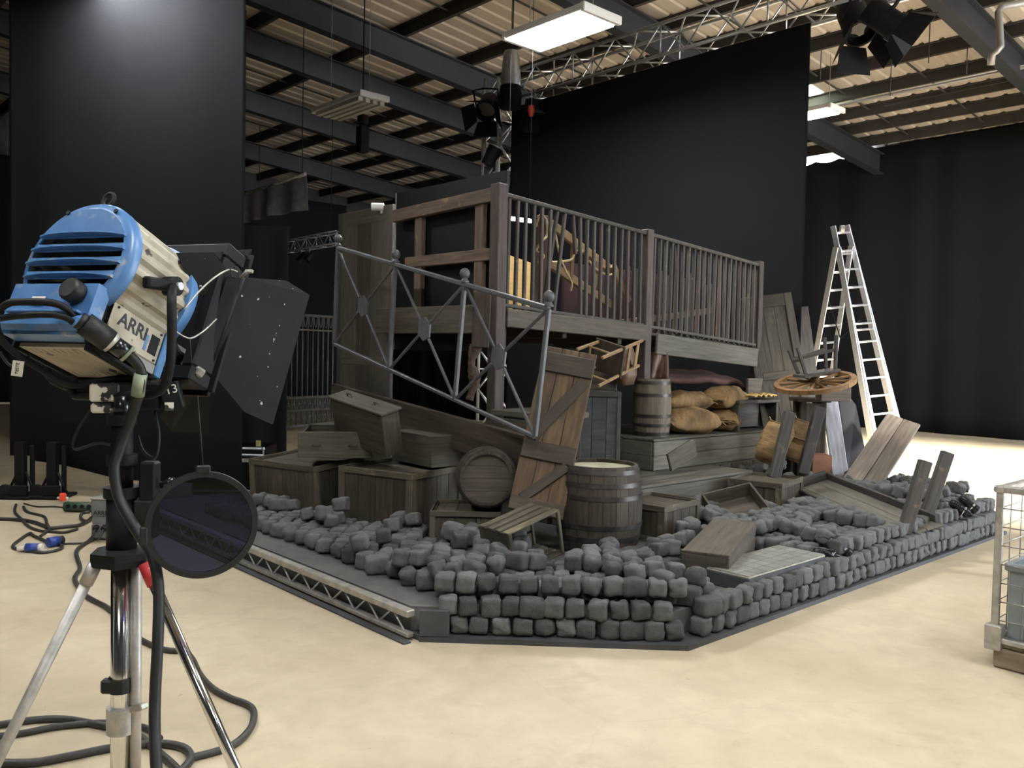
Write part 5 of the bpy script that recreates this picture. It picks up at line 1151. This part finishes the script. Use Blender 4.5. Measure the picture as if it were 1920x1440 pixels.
# ================================================================== cables, ballast, flight case, cage
def floor_cable(label, pts, r=.014, name='floor_cable'):
    o = tube(name, spline([atz(px, py, r) for px, py in pts], 6), r, M['cable'], None, 8); return tag(o, label, 'cable')
floor_cable('thick black cable winding from the grey ballast round to the coil by the stand', [(180, 1008), (158, 1020), (143, 1035), (150, 1065), (140, 1085), (156, 1112), (175, 1125), (205, 1142), (245, 1185), (275, 1205), (310, 1218), (345, 1222), (362, 1238), (375, 1265), (398, 1290), (430, 1308), (462, 1320), (476, 1335), (470, 1365), (440, 1395), (400, 1410), (360, 1420)], .015)
floor_cable('black cable lying in a wide loop at the foot of the stand', [(-20, 1362), (60, 1350), (120, 1348), (180, 1358), (250, 1375), (290, 1405), (330, 1440), (345, 1470)], .015)
floor_cable('black cable crossing under the stand towards the edge of the loop', [(-20, 1382), (40, 1375), (110, 1362), (200, 1355), (270, 1364), (300, 1385)], .014)
floor_cable('black cable curving round the near side of the loop', [(-20, 1430), (60, 1430), (130, 1418), (210, 1402), (290, 1394), (340, 1400), (358, 1420), (340, 1445), (300, 1480)], .016)
def far_cable(label, pts, r=.013): return floor_cable(label, pts, r)
far_cable('black cable coming in from the left past the coiled leads', [(-10, 973), (30, 974), (60, 978), (84, 986), (92, 990), (120, 988), (150, 984), (172, 972)], .016)
far_cable('black cable looping tightly left of the ballast', [(168, 960), (154, 962), (152, 972), (162, 977), (172, 970)], .014)
far_cable('black cable bending round in front of the blue plug', [(62, 1030), (38, 1030), (24, 1024), (40, 1010), (56, 1000), (62, 1004), (80, 1012), (92, 1018)], .013)
far_cable('black cable curling under the blue plug', [(62, 1034), (80, 1036), (105, 1032), (117, 1026), (110, 1019)], .012)
far_cable('black cable running from the base plates to the coiled leads', [(30, 946), (28, 960), (42, 975), (56, 988), (75, 995), (90, 996), (120, 998), (145, 992)], .012)
far_cable('black cable looping up beside the base plates', [(44, 950), (52, 960), (82, 968), (88, 982), (92, 992), (76, 1005)], .012)
far_cable('thin lead strung out to the green cable reel', [(45, 944), (70, 950), (105, 950), (140, 955), (168, 955)], .008)
far_cable('thin lead lying between blue plug and ballast', [(92, 1024), (110, 1020), (140, 1019), (165, 1018)], .008)
pc_ = atz(62, 1027, .035); BP = thing('blue_plug', 'blue plug with white collar lying on the floor cables', 'plug', fr(pc_.x, pc_.y, .035, -35)); rod('plug_body', (-.05, 0, 0), (.04, 0, 0), .034, M['bluepl'], BP, 14); rod('plug_collar', (.04, 0, 0), (.07, 0, 0), .03, M['paper'], BP, 12); rod('plug_tape', (-.11, 0, -.01), (-.05, 0, 0), .018, M['paper'], BP, 10)
pc_ = atz(104, 1016, .035); BP = thing('blue_socket', 'dull blue socket lying behind the blue plug', 'plug', fr(pc_.x, pc_.y, .04, 20)); rod('socket_body', (-.06, 0, 0), (.02, 0, 0), .038, M['bluepl'], BP, 14); rod('socket_nose', (.02, 0, 0), (.06, 0, 0), .034, M['rubber'], BP, 12)
# grey ballast
bc_ = atz(192, 1014, 0); BL_ = thing('ballast_box', 'grey electronic ballast box with a pale strap behind the stand', 'ballast', fr(bc_.x, bc_.y, .0, -42)); M['ballast'] = mat('grey ballast paint', (.15, .15, .145), .5, var=.15, scale=6)
block('upper_case', 0, .15, .265, .19, .30, .14, M['ballast'], BL_, b=.01); block('middle_case', 0, .16, .165, .18, .30, .07, M['ballast'], BL_, b=.008); block('lower_case', 0, .15, .075, .185, .30, .12, M['ballast'], BL_, b=.01); block('lid_rim', 0, .15, .338, .20, .31, .012, M['galv'], BL_)
text('brand_lettering', 'ARRI', .05, M['ink'], BL_, fr(-.02, -.0025, .225) @ Matrix(((1, 0, 0, 0), (0, 0, -1, 0), (0, 1, 0, 0), (0, 0, 0, 1))), bold=True)
block('pale_strap', .055, -.006, .26, .016, .008, .14, M['paper'], BL_, ry=6); block('blue_cover', .03, .20, .352, .14, .16, .02, M['bluepl'], BL_)
for dx in (-.045, .02): rod('socket', (dx, -.0, .115), (dx, -.03, .10), .022, M['rubber'], BL_, 12); tube('socket_lead', spline([(dx, -.03, .10), (dx-.01, -.05, .05), (dx-.04, -.06, .015)], 4), .009, M['cable'], BL_, 6)
tube('carry_handle', spline([(.10, .02, .30), (.10, .0, .42), (.10, .10, .46), (.10, .25, .42), (.10, .28, .30)], 4), .012, M['galv'], BL_, 8)
gr = atz(152, 950, .05); GRl = thing('green_cable_reel', 'dark green cable distributor lying behind the ballast', 'distributor', fr(gr.x, gr.y, .05, -42)); rod('body', (-.15, 0, 0), (.15, 0, 0), .045, M['greenpl'], GRl, 14)
for k in range(4): rod('outlet', (-.10+.065*k, 0, .0), (-.10+.065*k, -.05, .01), .02, M['black'], GRl, 10)
ot = atz(118, 932, .06); OT = thing('orange_tag', 'bright orange plug cover lying on the leads under the curtain', 'plug', fr(ot.x, ot.y, .06, -42)); block('cover', 0, 0, 0, .06, .05, .08, M['orange'], OT, b=.012); 
for s in (-1, 1): rod('cover_pin', (s*.03, 0, -.01), (s*.055, 0, -.01), .012, M['paper'], OT, 8)
# truss feet under the wide curtain
for (px, py, lab) in ((34, 934, 'black truss foot with wheel under the left end of the wide curtain'), (94, 934, 'black truss foot standing beside the orange plug cover')):
    p = atz(px, py, 0); tfo = thing('truss_foot', lab, 'truss foot', fr(p.x, p.y, 0, -42)); block('base_plate', 0, .05, .02, .34, .34, .03, M['black'], tfo); block('upright', .0, .05, .30, .09, .09, .54, M['black'], tfo); block('upright', .09, .10, .28, .04, .04, .50, M['black'], tfo)
    tube('gusset', [(-.14, .05, .03), (-.03, .05, .26)], .014, M['black'], tfo, 6); tube('gusset', [(.15, .05, .03), (.05, .05, .26)], .014, M['black'], tfo, 6); lathe('caster', [(0, -.02), (.065, -.02), (.07, 0), (.065, .02), (0, .02)], M['rubber'], tfo, fr(-.12, -.02, .075, 0, 90, 0), 16); block('counterweight', .05, -.07, .09, .16, .06, .10, M['black'], tfo)
# flight case behind the curtain edge
fc = atz(497, 940, .06); FC = thing('flight_case', 'black flight case with silver edges and a white lettered label', 'case', fr(fc.x-.28, fc.y+.24, 0, -42)); w_, h_ = .70, .50
block('body', 0, .25, .09+h_/2, w_, .5, h_, M['black'], FC, b=.004)
for z in (.10, .16, h_+.02, h_+.085): rod('edge_trim', (-w_/2, -.004, z), (w_/2, -.004, z), .013, M['alu'], FC, 8)
for s in (-1, 1): rod('edge_trim', (s*w_/2, -.002, .1), (s*w_/2, -.002, h_+.08), .009, M['alu_dull'], FC, 8); lathe('ball_corner', [(0, .02), (.016, .014), (.02, 0), (.016, -.014), (0, -.02)], M['alu'], FC, fr(s*w_/2, -.004, h_+.085), 10); rod('caster', (s*.28, .06, .045), (s*.28-.03, .06, .045), .045, M['rubber'], FC, 14); rod('caster', (s*.28, .42, .045), (s*.28-.03, .42, .045), .045, M['rubber'], FC, 14)
block('label_strip', w_/2-.13, -.0035, h_-.035, .25, .004, .036, M['paper'], FC, b=.0004); text('label_lettering', 'X-STREAM', .034, M['ink'], FC, fr(w_/2-.145, -.006, h_-.035) @ Matrix(((1, 0, 0, 0), (0, 0, -1, 0), (0, 1, 0, 0), (0, 0, 0, 1))))
block('yellow_tag', w_/2-.05, .0, h_+.135, .05, .006, .06, mat('yellow tag', (.50, .46, .16), .6), FC)
# wire cage pallet with a grey bin on the right
CG = thing('wire_cage_pallet', 'galvanised wire cage on a wooden pallet at the right', 'cage', fr(4.90, 1.56, 0)); cwx, cwy, chh = .85, -.95, .935
for x, y in ((0, 0), (cwx, 0), (0, cwy), (cwx, cwy)): block('corner_post', x, y, (chh+.13)/2, .035, .035, chh-.13, M['galv'], CG); block('corner_shoe', x, y, .16, .08, .08, .13, M['galv'], CG)
for (a, b) in (((0, 0), (0, cwy)), ((0, 0), (cwx, 0)), ((cwx, 0), (cwx, cwy)), ((0, cwy), (cwx, cwy))):
    A, B = V((*a, 0)), V((*b, 0)); d = (B-A).normalized()
    board('top_bar', A-d*.03+V((0, 0, chh)), B+d*.03+V((0, 0, chh)), .04, .035, M['galv'], CG); board('sill', A+V((0, 0, .145)), B+V((0, 0, .145)), .04, .03, M['galv'], CG)
    for k in range(1, 8): rod('wire', A+V((0, 0, .15+.098*k)), B+V((0, 0, .15+.098*k)), .0035, M['galv'], CG, 5)
    for k in range(1, 5): rod('wire', A.lerp(B, k/5)+V((0, 0, .15)), A.lerp(B, k/5)+V((0, 0, chh)), .0035, M['galv'], CG, 5)
for k in range(6): block('pallet_board', cwx/2, cwy*(k+.5)/6, .118, cwx, .12, .02, M['pallet'], CG)
for x in (0.03, cwx/2, cwx-.03): block('pallet_bearer', x, cwy/2, .055, .09, abs(cwy), .10, M['pallet'], CG)
GB = thing('grey_bin', 'grey plastic bin standing inside the wire cage', 'bin', fr(5.23, 1.26, .13)); bw, bd_, bh = .58, .50, .42
for s in (-1, 1): block('wall', s*bw/2, 0, bh/2, .012, bd_, bh, M['plastic'], GB); block('wall', 0, s*bd_/2, bh/2, bw, .012, bh, M['plastic'], GB); block('rim', s*(bw/2+.01), 0, bh-.02, .03, bd_+.04, .04, M['plastic'], GB); block('rim', 0, s*(bd_/2+.01), bh-.02, bw+.04, .03, .04, M['plastic'], GB)
for k in range(5): block('rib', -bw/2-.01, -.18+.09*k, bh*.45, .012, .012, bh*.8, M['plastic'], GB)
block('base', 0, 0, .008, bw, bd_, .016, M['plastic'], GB)

# ---------------- pieces that belong to a part go one level deeper
def nest(root, pnames, part):
    for o in list(root.children):
        if o.name.split('.')[0] in pnames: sub(o, part)
def kid(root, name): return [o for o in root.children if o.name.split('.')[0] == name][0]
nest(LAMP, ('brand_lettering', 'blue_tape', 'dark_patch', 'panel_screw'), kid(LAMP, 'side_panel')); nest(LAMP, ('louvre', 'cap_band', 'cap_screw'), kid(LAMP, 'back_cap'))
nest(LAMP, ('warning_diamond',), kid(LAMP, 'bottom_plate')); nest(LAMP, ('rating_label', 'rear_lip'), kid(LAMP, 'rear_bar')); nest(LAMP, ('eye_bolt_stem',), kid(LAMP, 'eye_bolt'))
nest(LAMP, ('connector_collar', 'connector_band', 'connector_gland'), kid(LAMP, 'connector_body')); nest(LAMP, ('cable_wrap',), kid(LAMP, 'power_lead'))
nest(tg, ('tag_lettering',), kid(tg, 'tag_sheet')); nest(JB, ('number_lettering', 'right_edge_chip'), kid(JB, 'right_block')); nest(FC, ('label_lettering',), kid(FC, 'label_strip')); nest(BL_, ('brand_lettering', 'pale_strap'), kid(BL_, 'middle_case'))
posts = sorted([o for o in RL.children if o.name.startswith('post')], key=lambda o: o.name); fins = sorted([o for o in RL.children if o.name.startswith('finial')], key=lambda o: o.name)
for a, b in zip(fins, posts): sub(a, b)
for nm in ('leg_sleeve', 'foot'):
    for a, b in zip(sorted([o for o in ST.children if o.name.split('.')[0] == nm], key=lambda o: o.name), sorted([o for o in ST.children if o.name.split('.')[0] == 'leg'], key=lambda o: o.name)): sub(a, b)
for r in [o for o in COL.objects if o.parent is None and o.name.split('.')[0] in ('drawer_box', 'upended_drawer')]: nest(r, ('pull_handle',), kid(r, 'front_panel'))
for r in [o for o in COL.objects if o.parent is None and o.name.startswith('small_spotlight')]: nest(r, ('fin', 'knob'), kid(r, 'body'))
nest(GB, ('rib',), kid(GB, 'wall'))
